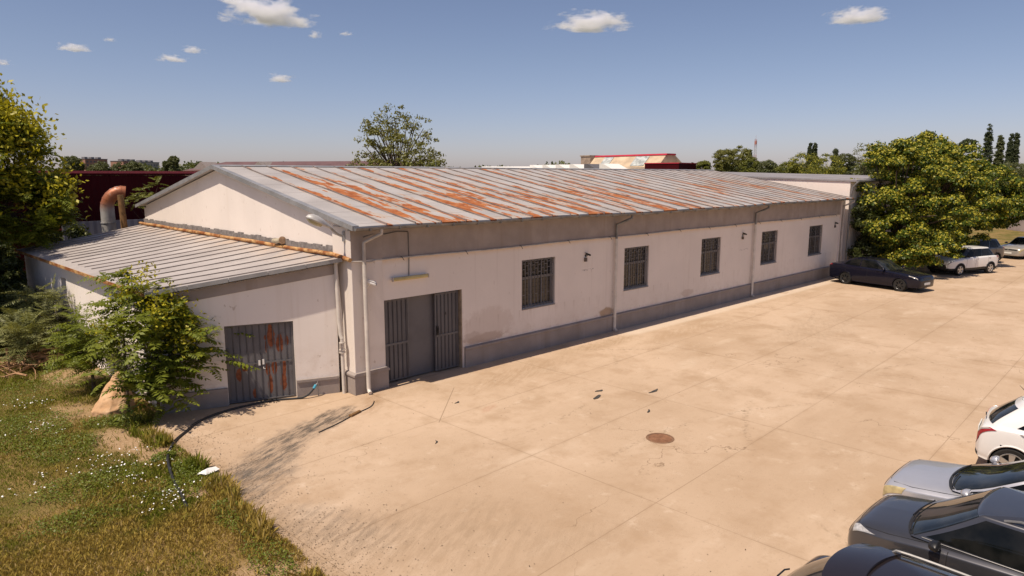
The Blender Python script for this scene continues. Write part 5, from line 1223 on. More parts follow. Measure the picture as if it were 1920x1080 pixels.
def panicles(tips, n_each, size):
    tips = np.asarray(tips, float); idx = np.repeat(np.arange(len(tips)), n_each); n = len(idx)
    ax = unit(rng.normal(size=(n, 3))*.75+np.array([0, 0, .75])); t = rng.random((n, 1)); off = rng.normal(size=(n, 3))*size*.26
    P = tips[idx]+ax*t*size+off; return leaf_quads(P, unit(rnd_dir(n)+np.array([0, 0, .4])), rnd_dir(n), size*(.16+.12*rng.random(n)), size*.13*np.ones(n))

# --- the big lindens beyond the warehouse end
LG = 'big linden trees by the yard'
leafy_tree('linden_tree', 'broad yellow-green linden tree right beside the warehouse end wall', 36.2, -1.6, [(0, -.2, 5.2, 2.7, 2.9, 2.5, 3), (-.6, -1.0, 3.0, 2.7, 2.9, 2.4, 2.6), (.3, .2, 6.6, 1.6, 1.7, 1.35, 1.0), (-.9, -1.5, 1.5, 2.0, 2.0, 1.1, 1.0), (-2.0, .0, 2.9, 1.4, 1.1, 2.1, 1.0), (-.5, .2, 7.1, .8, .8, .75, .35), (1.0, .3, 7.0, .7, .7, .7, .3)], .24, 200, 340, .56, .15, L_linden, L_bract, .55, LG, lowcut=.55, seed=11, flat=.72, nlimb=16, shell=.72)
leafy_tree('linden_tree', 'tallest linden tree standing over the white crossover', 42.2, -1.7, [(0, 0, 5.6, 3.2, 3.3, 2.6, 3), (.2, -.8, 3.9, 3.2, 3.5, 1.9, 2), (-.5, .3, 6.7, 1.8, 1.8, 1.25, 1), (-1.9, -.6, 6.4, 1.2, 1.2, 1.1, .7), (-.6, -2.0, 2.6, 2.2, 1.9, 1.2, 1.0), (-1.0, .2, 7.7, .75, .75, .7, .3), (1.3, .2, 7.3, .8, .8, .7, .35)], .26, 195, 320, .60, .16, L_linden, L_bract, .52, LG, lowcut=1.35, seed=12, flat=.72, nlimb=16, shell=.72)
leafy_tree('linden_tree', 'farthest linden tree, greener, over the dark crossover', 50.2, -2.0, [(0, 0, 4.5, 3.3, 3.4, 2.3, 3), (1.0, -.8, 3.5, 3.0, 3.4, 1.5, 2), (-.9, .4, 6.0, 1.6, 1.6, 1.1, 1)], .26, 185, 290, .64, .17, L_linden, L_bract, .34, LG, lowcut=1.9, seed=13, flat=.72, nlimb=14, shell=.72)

leafy_tree('dark_shrub', 'tall dark shrub filling the gap between warehouse end and first linden', 33.7, -.75, [(0, 0, 2.3, .85, .6, 2.2, 1), (.7, -.3, 1.4, .9, .7, 1.3, .7)], .06, 90, 150, .4, .13, L_dark, None, 0, None, lowcut=.1, seed=19, cat='shrub', nlimb=6)
# --- pinnate tree at left with yellow panicles
def pinnate_tree(name, label, x, y, tips, trunk_r, fork, nf, L, npair, ll, lw, mat, flower_tips=None, fl_n=60, fl_size=.45, cat='tree', seed=3, droop=.35, group=None, up=.45, mid=None, flmat=None):
    global rng
    rng = np.random.default_rng(seed); rg = random.Random(seed)
    root = tag(empty(name, (x, y, 0)), label, cat, group); b = MB()
    b.tube(smooth_path([Vector((0, 0, -.1)), Vector(fork)*.5, Vector(fork)], 4), list(np.linspace(trunk_r*1.2, trunk_r*.7, 9)), 9)
    hubs = [Vector(fork)+Vector((rg.uniform(-.2, .2), rg.uniform(-.2, .2), rg.uniform(.0, .6))) for _ in range(5)]
    for t in tips[::max(1, len(tips)//60)]:
        limb_mesh(b, rg.choice(hubs), [(t, trunk_r*.07)], trunk_r*.32, rg, .2)
    b.build('trunk', M_bark, root, smooth='auto')
    V = pinnate_crown(tips, nf, L, npair, ll, lw, 1.0, droop, up)
    link('crown', qmesh('crown', V, quads(len(V)//4), [mat]), root)
    if flower_tips is not None and len(flower_tips):
        V = panicles(flower_tips, fl_n, fl_size); link('blossom', qmesh('blossom', V, quads(len(V)//4), [flmat or L_ailfl]), root)
    return root
def ell_tips(ells, n, seed, shell=.7, zmin=None):
    r = np.random.default_rng(seed); out = []
    w = np.array([e[6] for e in ells]); w = w/w.sum()
    for e, k in zip(ells, r.multinomial(n, w)):
        d = unit(r.normal(size=(k, 3))); out.append(np.array(e[:3])+d*(shell+(1-shell)*r.random((k, 1)))*np.array(e[3:6]))
    T = np.concatenate(out); return T if zmin is None else T[T[:, 2] > zmin]
tl = [(0, 0, 6.3, 2.5, 2.5, 2.2, 2.4), (.9, -.3, 4.4, 2.1, 2.3, 1.6, 2.2), (-1.5, -.6, 4.8, 2.0, 2.4, 2.2, 1.5), (.1, .2, 8.1, 1.05, 1.05, 1.0, .7), (1.2, -.5, 7.0, 1.0, 1.1, .9, .5)]
T = ell_tips(tl, 230, 5, .55)
fl = T[(T[:, 2] > 4.2) & (np.random.default_rng(1).random(len(T)) < .62)]
pinnate_tree('flowering_tree', 'tall tree with feathery leaves and yellow blossom at left edge', -5.45, 17.5, T, .22, (.1, 0, 3.4), 17, .75, 8, .24, .095, L_ail, fl+np.array([0, 0, .2]), 120, .85, seed=5)
# --- shrubby tree at the annex corner
ts = [(.0, .1, 2.1, .95, .8, .75, 2), (.62, .0, 1.75, .75, .7, .8, 2), (-.35, -.1, 1.15, .75, .6, .75, 1.6), (.15, -.25, .65, .62, .5, .5, 1.4), (-.1, .3, 2.75, .45, .45, .45, .6), (1.25, -.15, 1.55, .35, .3, .5, .5), (-1.0, .5, 1.9, .5, .5, .5, .5)]
T = ell_tips(ts, 60, 8, .55); T = T[T[:, 2] > .25]
fl = T[(T[:, 2] > 1.35) & (np.random.default_rng(4).random(len(T)) < .55)]
pinnate_tree('annex_bush', 'young leafy tree with yellow blossom against the annex corner', -4.32, 1.86, T, .045, (.03, 0, .5), 9, .72, 8, .24, .112, L_ail, fl+np.array([0, 0, .2]), 120, .42, seed=8, cat='bush')
T = np.array([(0, 0, 3.35), (.1, .1, 3.1), (-.15, 0, 2.9), (.2, -.1, 2.75)])
pinnate_tree('sapling', 'slim sapling rising above the annex roof corner', -4.75, 2.75, T, .03, (.05, 0, 1.9), 15, .62, 9, .22, .085, L_ail, None, seed=15, cat='sapling', droop=.45)
# --- pale sumac and dark shrubs along the annex side wall
ss = [(0, 0, 1.3, .9, 1.1, .9, 1), (-.5, -.9, .8, .8, .9, .6, 1), (.3, 1.1, 1.2, .6, .9, .8, 1)]
T = ell_tips(ss, 46, 21, .4, .25)
pinnate_tree('sumac_shrub', 'pale grey-green feathery shrub along the annex side wall', -5.3, 10.6, T, .05, (0, 0, .5), 12, .75, 11, .22, .055, L_grey, None, seed=21, cat='shrub', droop=.3)
ss = [(0, 0, 1.3, .8, 1.2, .8, 1), (.1, 1.0, .9, .6, .7, .6, .6)]
T = ell_tips(ss, 34, 24, .4, .3)
pinnate_tree('sumac_shrub', 'smaller green feathery shrub between pale shrub and blossoming bush', -4.95, 5.2, T, .05, (0, 0, .5), 12, .62, 9, .23, .075, L_ail, None, seed=24, cat='shrub', droop=.35)
DG = 'dark shrubs under the left tree'
for i, (x, y, r_, h, lab) in enumerate(((-6.9, 12.6, 1.6, 2.6, 'dark shrub nearest the grass under the left tree'), (-6.3, 15.8, 1.6, 3.6, 'dark bushy shrub close beside the annex side wall'), (-9.3, 16.0, 2.2, 4.2, 'dark shrub at the left edge behind the brushwood'), (-5.6, 21.6, 1.5, 3.9, 'dark shrub behind the far end of the annex'), (-2.4, 20.2, 1.4, 3.7, 'dark leafy shrub in front of the curved duct'), (-9.2, 21.5, 2.4, 4.6, 'dark tall shrub against the red wall'))):
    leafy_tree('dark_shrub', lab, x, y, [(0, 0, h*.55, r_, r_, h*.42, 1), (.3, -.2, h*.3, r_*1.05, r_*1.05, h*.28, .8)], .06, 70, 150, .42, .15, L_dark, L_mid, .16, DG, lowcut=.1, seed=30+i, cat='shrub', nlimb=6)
leafy_tree('shade_tree', 'broad dark tree just beyond the left edge, shading the annex side wall', -8.2, 14.6, [(0, 0, 6.8, 2.4, 4.2, 1.5, 2), (.2, 1.2, 5.6, 2.0, 3.2, 1.3, 1)], .2, 190, 150, .6, .18, L_dark, L_mid, .2, None, lowcut=3.6, seed=61, nlimb=9)
T = np.array([(0, 0, 5.0), (.5, .2, 5.3), (-.5, -.2, 4.7), (.9, -.1, 5.0), (-.9, 0, 4.4)])
pinnate_tree('sapling', 'leafy sapling peeping over the warehouse roof in front of the red wall', 1.2, 20.6, T, .05, (.1, 0, 3.2), 12, .75, 9, .22, .085, L_mid, None, seed=44, cat='sapling', up=.3)

# --- sparse tree behind the warehouse
def sparse_tree(name, label, x, y, H, Rr, seed, leafmat, nl=120, leaf=.16, group=None, clear=.35):
    global rng
    rng = np.random.default_rng(seed); rg = random.Random(seed); root = tag(empty(name, (x, y, 0)), label, 'tree', group); b = MB(); tips = []
    def grow(p, d, L, r, lv):
        q = p+d*L+Vector((rg.uniform(-.05, .05), rg.uniform(-.05, .05), .05))*L
        b.tube([p, p.lerp(q, .5)+Vector((rg.uniform(-.06, .06), rg.uniform(-.06, .06), 0))*L, q], [r, r*.8, r*.6], 6)
        if lv == 0: tips.append(q); tips.append(p.lerp(q, .5)); return
        for _ in range(4 if lv > 1 else 3):
            a = rg.uniform(0, 2*math.pi); s_ = rg.uniform(.35, .75)
            nd = (d+Vector((math.cos(a), math.sin(a), rg.uniform(-.1, .35)))*s_).normalized(); grow(p.lerp(q, rg.uniform(.55, 1)), nd, L*rg.uniform(.58, .78), r*.55, lv-1)
    for _ in range(5):
        a = rg.uniform(0, 2*math.pi); grow(Vector((0, 0, H*clear)), Vector((math.cos(a)*Rr/H*1.1, math.sin(a)*Rr/H*1.1, .62)).normalized(), H*.27, .12, 3)
    b.tube([(0, 0, -.1), (0.05, 0, H*clear*.5), (0, 0, H*clear)], [.3, .24, .2], 9)
    b.build('trunk', M_bark, root, smooth='auto')
    T = np.array([tuple(t) for t in tips]); idx = np.repeat(np.arange(len(T)), nl); n = len(idx)
    P = T[idx]+rng.normal(size=(n, 3))*.20*np.array([1, 1, .8])*(Rr/4); Nn = unit(rnd_dir(n)+np.array([0, 0, .4])); D = unit(np.cross(Nn, rnd_dir(n))); ln = leaf*(.6+.8*rng.random(n))
    link('crown', qmesh('crown', leaf_quads(P, D, Nn, ln, ln*.7), quads(n), [leafmat]), root); return root
leafy_tree('broadleaf_tree', 'airy rounded light green tree with thin limbs rising behind the warehouse ridge', 25.6, 35.2, [(0, 0, 8.0, 3.9, 3.9, 4.0, 2), (0, 0, 6.9, 4.4, 4.2, 1.8, 1.2), (-.4, 0, 9.6, 2.4, 2.4, 2.3, .8)], .26, 270, 34, .48, .19, L_sparse, None, 0, None, lowcut=4.0, seed=53, nlimb=46, shell=.35, trunk_top=6.2, flat=.9)

# ------------------------------------------------------------------ neighbouring and far buildings
def mat_corr(name, c, sp, axis=0, var=.12):
    m = N(name); x, y, z = m.xyz(); q = (x, y, z)[axis]
    wv = m.math('SINE', m.math('MULTIPLY', q, 2*math.pi/sp))
    k = m.mix(m.ramp(m.noise(.4, 4), .3, .7), C4([v*(1-var) for v in c]), C4([v*(1+var) for v in c]))
    m.bump(m.math('MULTIPLY', wv, .5), .03, .9); return m.done(k, .6, 0, .12)
M_redclad = mat_corr('red_cladding', (.050, .0014, .004), .30)
M_redtrim = simple('red_trim', (.42, .05, .06), .4, 0, .1, 2)
M_bluegrey = mat_corr('grey_cladding', (.20, .20, .24), .35)
red = tag(empty('red_hall', (0, 26, 0)), 'long dark red corrugated metal hall behind the annex', 'hall')
b = MB(); b.box((-34, 0, 0), (21, 14, 5.79)); b.build('wall', M_redclad, red)
b = MB(); b.prism([(-.05, 5.80), (-.05, 5.98), (14.2, 5.86), (14.2, 5.8)], 'x', -34.2, 21.2); b.build('roof', M_redclad, red)
b = MB(); b.box((-34.2, -.09, 5.90), (21.2, -.053, 6.03)); b.build('eave_trim', M_redtrim, red)
b = MB(); b.box((-34, -.06, 3.0), (21, -.002, 3.07)); b.build('rail', M_redtrim, red)
o = tag(empty('metal_fence', (0, 25.2, 0)), 'grey corrugated metal panel fence below the red hall', 'fence')
b = MB(); b.box((-1.6, 0, .2), (9, .05, 3.45)); b.build('panel', M_bluegrey, o)
for x in (-1.6, 2, 5.6, 9): b = MB(); b.box((x-.04, .052, 0), (x+.04, .13, 3.4)); b.build('post', M_zinc, o)
o = tag(empty('picket_fence', (-8.4, 22.6, 0)), 'short pale picket fence in the shade left of the annex', 'fence')
for i in range(13): b = MB(); b.box((i*.34, 0, .05), (i*.34+.10, .025, 1.9)); b.build('picket', M_pvc_grey, o)
for z in (.5, 1.4): b = MB(); b.box((-.05, .027, z), (4.3, .07, z+.09)); b.build('rail', M_wood, o)
# curved rusty duct and post behind the annex
def mat_duct():
    m = N('rusty_galvanised'); x, y, z = m.xyz(); n1 = m.noise(1.0, 5, .6, m.scaled((2.2, 2.2, 1.2)))
    k = m.mix(m.ramp(m.noise(2, 4), .3, .7), C4((.34, .33, .32)), C4((.48, .46, .44)))
    rt = m.math('MULTIPLY', m.ramp(n1, .42, .47), m.ramp(z, 4.1, 4.7)); k = m.mix(rt, k, C4((.32, .11, .05)))
    m.bump(n1, .02, .3); return m.done(k, .5, .3)
M_duct = mat_duct()
o = tag(empty('curved_duct', (-.95, 19.2, 0)), 'fat gooseneck duct of galvanised metal with rusty bend behind the annex', 'duct')
P = [(0, 0, 0), (0, 0, 2.2), (0, 0, 4.35)]; r_ = [.30, .30, .28]
for k in range(7):
    a = math.pi-(k+1)*math.pi*.58/7; P.append((.62*math.cos(a)*.95+.58, -.25*(k+1)/7, 4.35+.72*math.sin(a))); r_.append(.27)
b = MB(); b.tube(P, r_, 18); b.build('duct', M_duct, o, smooth='auto')
for k in range(3, 9):
    d_ = (Vector(P[k+1])-Vector(P[k-1])).normalized()*.02 if k < 9 else Vector((.02, 0, 0)); c_ = Vector(P[k]); b = MB(); b.tube([c_-d_*.6, c_+d_*.6], .278, 18); b.build('joint_band', M_duct, o, smooth='auto')
for zz in (2.9, 3.7): b = MB(); b.tube([(0, 0, zz-.025), (0, 0, zz+.025)], .315, 18); b.build('joint_band', M_zinc, o, smooth='auto')
o = tag(empty('timber_post', (-.55, 18.15, 0)), 'yellow-brown timber post standing beside the curved duct', 'post')
b = MB(); b.tube([(0, 0, 0), (-.02, 0, 2.6), (-.09, 0, 4.95)], [.15, .14, .125], 12); b.build('timber', M_wood, o, smooth='auto')
# white neighbour at the far end
M_tar = simple('grey_sheet_roof', (.23, .215, .22), .8, 0, .2, .6)
nb = tag(empty('white_neighbour_building', (33.0, 0, 0)), 'white rendered building with low grey roof adjoining the far warehouse gable', 'building')
b = MB(); b.prism([(0, 0), (17, 0), (17, 5.93), (0, 5.42)], 'x', 0, 12); b.build('wall', M_wall, nb)
b = MB(); V = [(-.06, -.35, 5.422), (12.5, -.35, 5.60), (12.5, 17.3, 6.05), (-.06, 17.3, 5.95)]
b.add(V+[(x, y, z+.10) for x, y, z in V], [(3, 2, 1, 0), (4, 5, 6, 7), (0, 1, 5, 4), (1, 2, 6, 5), (2, 3, 7, 6), (3, 0, 4, 7)]); b.build('roof', M_tar, nb)
b = MB(); b.tube([(-.1, -.42, 5.44), (12.4, -.42, 5.62)], .06, 8); b.build('gutter', M_gutter, nb)
b = MB(); b.tube([(-.12, -.42, 5.4), (-.12, -.2, 5.1), (-.12, -.12, 4.6), (-.12, -.12, 0)], .05, 8); b.build('downpipe', M_gutter, nb)
# long brown roof behind at left
def frame(p, q):
    d = (q-p); L = np.linalg.norm(d); return L, math.atan2(d[1], d[0])
M_brownroof = simple('brown_sheet_roof', (.125, .066, .064), .6, 0, .15, .4); M_beige = simple('beige_render', (.50, .40, .30), .85, 0, .15, .5)
p, q = at(350, 165), at(780, 150); L, an = frame(p, q)
o = tag(empty('brown_roofed_building', (p[0], p[1], 0), an), 'long low building with brown hipped roof behind the warehouse ridge', 'building')
b = MB(); b.box((.4, .4, 0), (L-.4, 13.6, 6.9)); b.build('wall', M_beige, o)
b = MB(); V = [(0, 0, 6.9), (L, 0, 6.9), (L, 14, 6.9), (0, 14, 6.9), (7, 7, 9.05), (L-7, 7, 9.05)]; b.add(V, [(0, 1, 5, 4), (1, 2, 5), (2, 3, 4, 5), (3, 0, 4), (3, 2, 1, 0)]); rf_ = b.build('roof', M_brownroof, o)
for x in (4.6, 20.2):
    b = MB(); b.prism([(x-2.3, 7.15), (x+2.3, 7.15), (x, 8.95)], 'y', .9, 6.4); b.build('dormer', simple('dormer_grey', (.26, .22, .20), .8, 0, .15, 2), rf_)
# factory with red-ridged skylight hall
p, q = at(1082, 168), at(1212, 150); L, an = frame(p, q)
M_hall = simple('stained_sheet', (.50, .385, .26), .8, 0, .22, .35); M_redpaint = simple('red_ridge', (.42, .02, .04), .45, 0, .1, 1)
o = tag(empty('skylight_hall', (p[0], p[1], 0), an), 'beige factory hall with red ridge and sawtooth skylights on the horizon', 'factory')
b = MB(); b.box((-12, 0, 0), (L+3, 16, 7.6)); b.build('wall', M_beige, o)
b = MB(); b.prism([(3.0, 7.601), (5.6, 10.2), (8.6, 10.2), (12.5, 7.601)], 'x', 0, L); mon = b.build('roof', M_hall, o)
b = MB(); b.prism([(5.4, 10.205), (8.8, 10.205), (8.5, 10.55), (5.7, 10.55)], 'x', -.2, L+.2); b.build('ridge_cap', M_redpaint, mon)
for x0, x1 in ((L*.17, L*.30), (L*.62, L*.80)):
    b = MB(); b.add([(x0, 3.25, 7.9), (x1, 3.25, 7.9), (x1, 5.35, 10.0), (x0, 5.35, 10.0), (x0, 3.15, 7.95), (x1, 3.15, 7.95), (x1, 5.25, 10.05), (x0, 5.25, 10.05)], [(3, 2, 1, 0), (4, 5, 6, 7), (0, 1, 5, 4), (1, 2, 6, 5), (2, 3, 7, 6), (3, 0, 4, 7)]); b.build('skylight', simple('skylight_glass', (.40, .42, .40), .4, 0, .4, 1.2), mon)
b = MB(); b.box((-3.4, 4, 7.601), (-.01, 9, 10.4)); b.box((-3.6, 3.8, 10.402), (0.0, 9.2, 10.65)); b.build('concrete_box', simple('dirty_concrete', (.27, .21, .16), .9, 0, .25, .8), o)
for i in range(6):
    x = -12.5+i*5.0; b = MB(); b.prism([(x, 7.0), (x+4.4, 7.0), (x+1.1, 8.35), (x, 8.35)], 'y', -5, -.01); b.build('sawtooth', M_dirtywhite if i != 4 else M_doorgrey, o)
p, q = at(1205, 146), at(1268, 141); L, an = frame(p, q)
o = tag(empty('red_box_building', (p[0], p[1], 0), an), 'small flat dark-red metal building right of the skylight hall', 'building')
b = MB(); b.box((0, 0, 0), (L, 8, 8.15)); b.build('wall', M_redclad, o); b = MB(); b.box((-.1, -.1, 8.152), (L+.1, 8.1, 8.35)); b.build('roof', M_redpaint, o)
p, q = at(905, 172), at(1058, 172); L, an = frame(p, q)
o = tag(empty('white_roofed_shed', (p[0], p[1], 0), an), 'long low shed with pale roof just above the warehouse ridge', 'shed')
b = MB(); b.box((0, .3, 0), (L, 9.7, 6.6)); b.build('wall', M_beige, o); b = MB(); b.prism([(0, 6.601), (10, 6.601), (5, 8.0)], 'x', -.3, L+.3); b.build('roof', M_dirtywhite, o)
# far apartment blocks
M_brick = simple('far_brick', (.36, .19, .13), .9, 0, .2, .08); M_pale = simple('far_pale_render', (.40, .33, .28), .9, 0, .2, .08)
for i, (px0, px1, ty, mt, lab) in enumerate(((173, 214, 299.5, M_brick, 'far brick apartment block, leftmost on the horizon'), (243, 276, 303.5, M_brick, 'far brick apartment block in the middle of the horizon group'), (276, 309, 305.5, M_pale, 'far pale apartment block, right one of the horizon group'))):
    p, q = at(px0, 620), at(px1, 640); L, an = frame(p, q); h = hgt(ty, 630)
    o = tag(empty('apartment_block', (p[0], p[1], 0), an), lab, 'apartment block', 'far apartment blocks'); b = MB(); b.box((0, 0, 0), (L, 14, h)); wl = b.build('wall', mt, o)
    b = MB(); b.box((-.3, -.3, h+.002), (L+.3, 14.3, h+.5)); b.build('roof', M_frame, o)
    for j in range(3): b = MB(); b.box((L*(.12+.3*j), 4, h+.502), (L*(.12+.3*j)+3, 8, h+2.0)); b.build('roof_hut', M_frame, o)
    for fl_ in range(3):
        for j in range(6): b = MB(); x = L*(.06+.155*j); z = h-3.0-fl_*3; b.box((x, -.08, z), (x+1.5, -.002, z+1.4)); b.build('window', M_doorgrey, wl)
# lattice mast
xy = at(1407.5, 400); o = tag(empty('lattice_mast', (xy[0], xy[1], 0)), 'red and white lattice radio mast far behind the trees', 'mast')
H_ = hgt(263, 400); M_mred = simple('mast_red', (.40, .16, .13), .6, 0, .1, 3); M_mwh = simple('mast_white', (.50, .45, .43), .6, 0, .1, 3)
for k in range(6):
    z0, z1 = H_*k/6, H_*(k+1)/6; w0, w1 = .95-.55*k/6, .95-.55*(k+1)/6; b = MB(); c0 = [(-w0, -w0, z0), (w0, -w0, z0), (w0, w0, z0), (-w0, w0, z0)]; c1 = [(-w1, -w1, z1), (w1, -w1, z1), (w1, w1, z1), (-w1, w1, z1)]
    for i in range(4):
        b.tube([c0[i], c1[i]], .07, 5); j = (i+1) % 4
        for t in range(3):
            A_, B_ = Vector(c0[i]).lerp(Vector(c1[i]), t/3), Vector(c0[j]).lerp(Vector(c1[j]), (t+1)/3); b.tube([A_, B_], .04, 4)
    b.build('mast_section', M_mred if k % 2 else M_mwh, o)
b = MB(); b.lathe([(0, H_-3), (.7, H_-3), (.7, H_-1.2), (0, H_-1.2)], n=10); b.build('antenna_ring', M_mred, o)
b = MB(); b.tube([(0, 0, H_), (0, 0, H_+2)], .06, 5); b.build('spike', M_mred, o)
# low pale wall at the far right
p, q = at(1886, 74), at(1990, 66); L, an = frame(p, q)
o = tag(empty('boundary_wall', (p[0], p[1], 0), an), 'low pale boundary wall beyond the parked cars at far right', 'wall')
b = MB(); b.box((0, 0, 0), (L, .25, 2.3)); b.build('panel', simple('pinkish_render', (.34, .27, .24), .9, 0, .2, .6), o); b = MB(); b.box((-.05, -.05, 2.302), (L+.05, .3, 2.38)); b.build('coping', M_tar, o)

# ------------------------------------------------------------------ far trees
BG = 'trees on the horizon'
def bg_tree(i, px, wpx, ty, D, label, mat, kind='round', mat2=None):
    xy = at(px, D); W_ = wpx*D/FPX/2; H_ = hgt(ty, D)
    if kind == 'poplar': ells = [(0, 0, H_*.55, W_, W_, H_*.45, 1), (0, 0, H_*.35, W_*1.1, W_*1.1, H_*.3, .6)]; nc, nl, cr, lf = 300, 70, W_*.32, max(.2, D*.0016)
    if kind == 'poplar': ells = [(0, 0, H_*.40, W_, W_, H_*.34, 1.3), (0, 0, H_*.60, W_*.8, W_*.8, H_*.30, 1), (0, 0, H_*.80, W_*.5, W_*.5, H_*.20, .6)]
    else:
        ells = [(0, 0, H_-W_*.95, W_, W_, W_*.95, 2), (-W_*.35, 0, H_*.45, W_*.85, W_*.85, H_*.34, 1.4), (W_*.35, .2, H_*.5, W_*.8, W_*.8, H_*.30, 1.2)]; nc, nl, cr, lf = 180, 70, W_*.28, max(.2, D*.0018)
    cr = max(cr, .30)
    if kind == 'thin': nc, nl = 80, 26
    leafy_tree('poplar_tree' if kind == 'poplar' else 'broadleaf_tree', label, xy[0], xy[1], ells, .16, nc, nl, cr, lf, mat, mat2, .3 if mat2 else 0, BG, seed=100+i, nlimb=6, lowcut=H_*.08)
for i, a in enumerate((
    (1313, 26, 302, 150, 'small palm-like tree right of the red box building', L_mid, 'round'), (1352, 42, 281, 150, 'rounded tree left of the radio mast, left one of two', L_sparse, 'round'), (1380, 38, 277, 152, 'rounded tree left of the radio mast, right one of two', L_sparse, 'round'),
    (1397, 18, 281, 158, 'dark poplar directly left of the radio mast', L_pop, 'poplar'), (1402, 40, 297, 146, 'low bright tree at the foot of the radio mast', L_mid, 'round'), (1432, 34, 302, 140, 'small bushy tree just right of the radio mast', L_far, 'round'),
    (1470, 44, 303, 118, 'low tree above the grey neighbour roof, left end', L_mid, 'round'), (1502, 62, 285, 116, 'bright rounded tree in front of twin poplars', L_mid, 'round', L_bract), (1508, 11, 269, 168, 'left twin poplar above the bright trees', L_pop, 'poplar'), (1517, 11, 267, 168, 'right twin poplar above the bright trees', L_pop, 'poplar'),
    (1545, 62, 290, 108, 'bright wide tree above the grey neighbour roof', L_mid, 'round', L_bract), (1556, 14, 277, 140, 'single dark poplar behind the bright wide tree', L_pop, 'poplar'), (1577, 32, 289, 118, 'dark bushy tree left of the thin pale tree', L_far, 'round'), (1609, 42, 270, 112, 'thin pale tree left of the big lindens', L_sparse, 'thin'), (1632, 44, 297, 112, 'low dark tree behind the first linden', L_far, 'round'),
    (1834, 19, 236, 150, 'tallest dark poplar above the lindens', L_pop, 'poplar'), (1857, 18, 253, 155, 'thin poplar right of the tallest poplar', L_far, 'poplar'), (1876, 13, 252, 150, 'left one of the paired poplars at right edge', L_pop, 'poplar'), (1886, 13, 250, 151, 'right one of the paired poplars at right edge', L_pop, 'poplar'), (1798, 26, 262, 140, 'treetop peeping between lindens', L_pop, 'round'),
    (1893, 74, 303, 84, 'green tree beyond the farthest linden', L_far, 'round'), (1935, 60, 318, 88, 'green tree cut by the right edge of the view', L_far, 'round'),
    (150, 34, 293, 300, 'dark rounded tree beside the left brick block', L_far, 'round'), (200, 40, 305, 290, 'low tree in front of the left brick block', L_far, 'round'), (235, 34, 306, 300, 'low tree between the far brick blocks', L_far, 'round'), (262, 30, 304, 300, 'low tree in front of the middle brick block', L_far, 'round'), (336, 17, 294, 250, 'lone rounded tree left of the brown roof', L_far, 'round'), (322, 12, 303, 250, 'small bush beside the lone rounded tree', L_far, 'round'), (383, 18, 304, 240, 'small treetop behind the brown roof', L_far, 'round'))):
    bg_tree(i, *a[:5], a[5], a[6], a[7] if len(a) > 7 else None)
for i, (px, wp, ty) in enumerate(((664, 26, 296), (690, 44, 300), (722, 50, 302), (768, 46, 301), (812, 44, 304), (838, 26, 308))):
    xy = at(px, 52); W_ = wp*52/FPX/2; H_ = hgt(ty, 52)
    leafy_tree('low_bush', 'leafy bush behind the warehouse ridge, ' + ('leftmost of the row', 'second from left of the row', 'left of the sparse tree trunk', 'right of the sparse tree trunk', 'second from right of the row', 'rightmost of the row')[i], xy[0], xy[1], [(0, 0, H_*.6, W_, W_, H_*.4, 1)], .06, 46, 60, .4, .17, L_mid, L_sparse, .4, 'bushes behind the ridge', seed=150+i, cat='bush', nlimb=6, lowcut=3.5)
# far wood that closes the horizon
rng = np.random.default_rng(77); n = 60000
pxs = rng.uniform(-500, 2500, n); Ds = rng.uniform(480, 700, n); top = 7.5+6*noise2(pxs/38, pxs*0, 5)+3*noise2(pxs/9, pxs*0, 6)
t = (pxs-960)/FPX; X = CAM[0]+Ds*(math.cos(YAW)+t*math.sin(YAW)); Y = CAM[1]+Ds*(math.sin(YAW)-t*math.cos(YAW)); Z = top*rng.random(n)**.6
P = np.stack([X, Y, Z], 1); Nn = unit(rnd_dir(n)+np.array([0, 0, .4])); D_ = unit(np.cross(Nn, rnd_dir(n))); ln = rng.uniform(1.4, 2.8, n)
tag(link('distant_woods', qmesh('distant_woods', leaf_quads(P, D_, Nn, ln, ln*.8), quads(n), [L_far])), 'distant line of woods closing the horizon', 'woods', kind='stuff')

# ------------------------------------------------------------------ grass, flowers, weeds
def in_view(P, m=.06):
    d = P-CAM; zc = d@np.array(_fw); return (zc > .5) & (np.abs(d@np.array(_r))/zc < 960/FPX+m) & (np.abs(d@np.array(_u))/zc < 540/FPX+m)
EY = np.array([2.15, 1.6, .75, .1, -.6, -1.5, -2.4, -3.1, -3.9, -4.8, -5.8, -6.9, -9, -13])[::-1]; EX = np.array([-4.2, -4.55, -4.9, -4.72, -4.62, -4.66, -4.58, -4.6, -4.72, -4.78, -4.7, -4.74, -4.9, -5.2])[::-1]
BARE = ((-5.3, .9, .55, .95), (-5.15, -.5, .38, .65), (-4.9, 7.6, 1.0, 1.0), (-5.0, -2.9, .3, .35), (-5.4, -6.4, .8, .5), (-5.7, 3.8, .5, .9))
def grass_points(n, seed):
    global rng
    rng = np.random.default_rng(seed); y = -9.5+26*rng.random(n)**1.55; lim = np.where(y < 2.15, np.interp(y, EY, EX), -4.35-.02*(y-2)); x = lim+.05-rng.random(n)**1.1*(8+.25*(y+9))
    P = np.stack([x, y, np.zeros(n)], 1); P = P[in_view(P)]; x, y = P[:, 0], P[:, 1]; keep = np.ones(len(P))
    for cx, cy, rx, ry in BARE: keep *= np.clip((np.hypot((x-cx)/rx, (y-cy)/ry)+1.1*(noise2(x*3.3+50, y*3.3+50, 2)-.5)+.5*(noise2(x*9+50, y*9+50, 7)-.5)-.62)*2, .10, 1)
    keep *= np.clip(.25+1.5*noise2(x*1.1+40, y*1.1+40, 9), 0, 1)
    return P[rng.random(len(P)) < keep]
P = grass_points(760000, 1)[:280000]; n = len(P)
lush = noise2(P[:, 0]*.8+30, P[:, 1]*.8+30, 4)
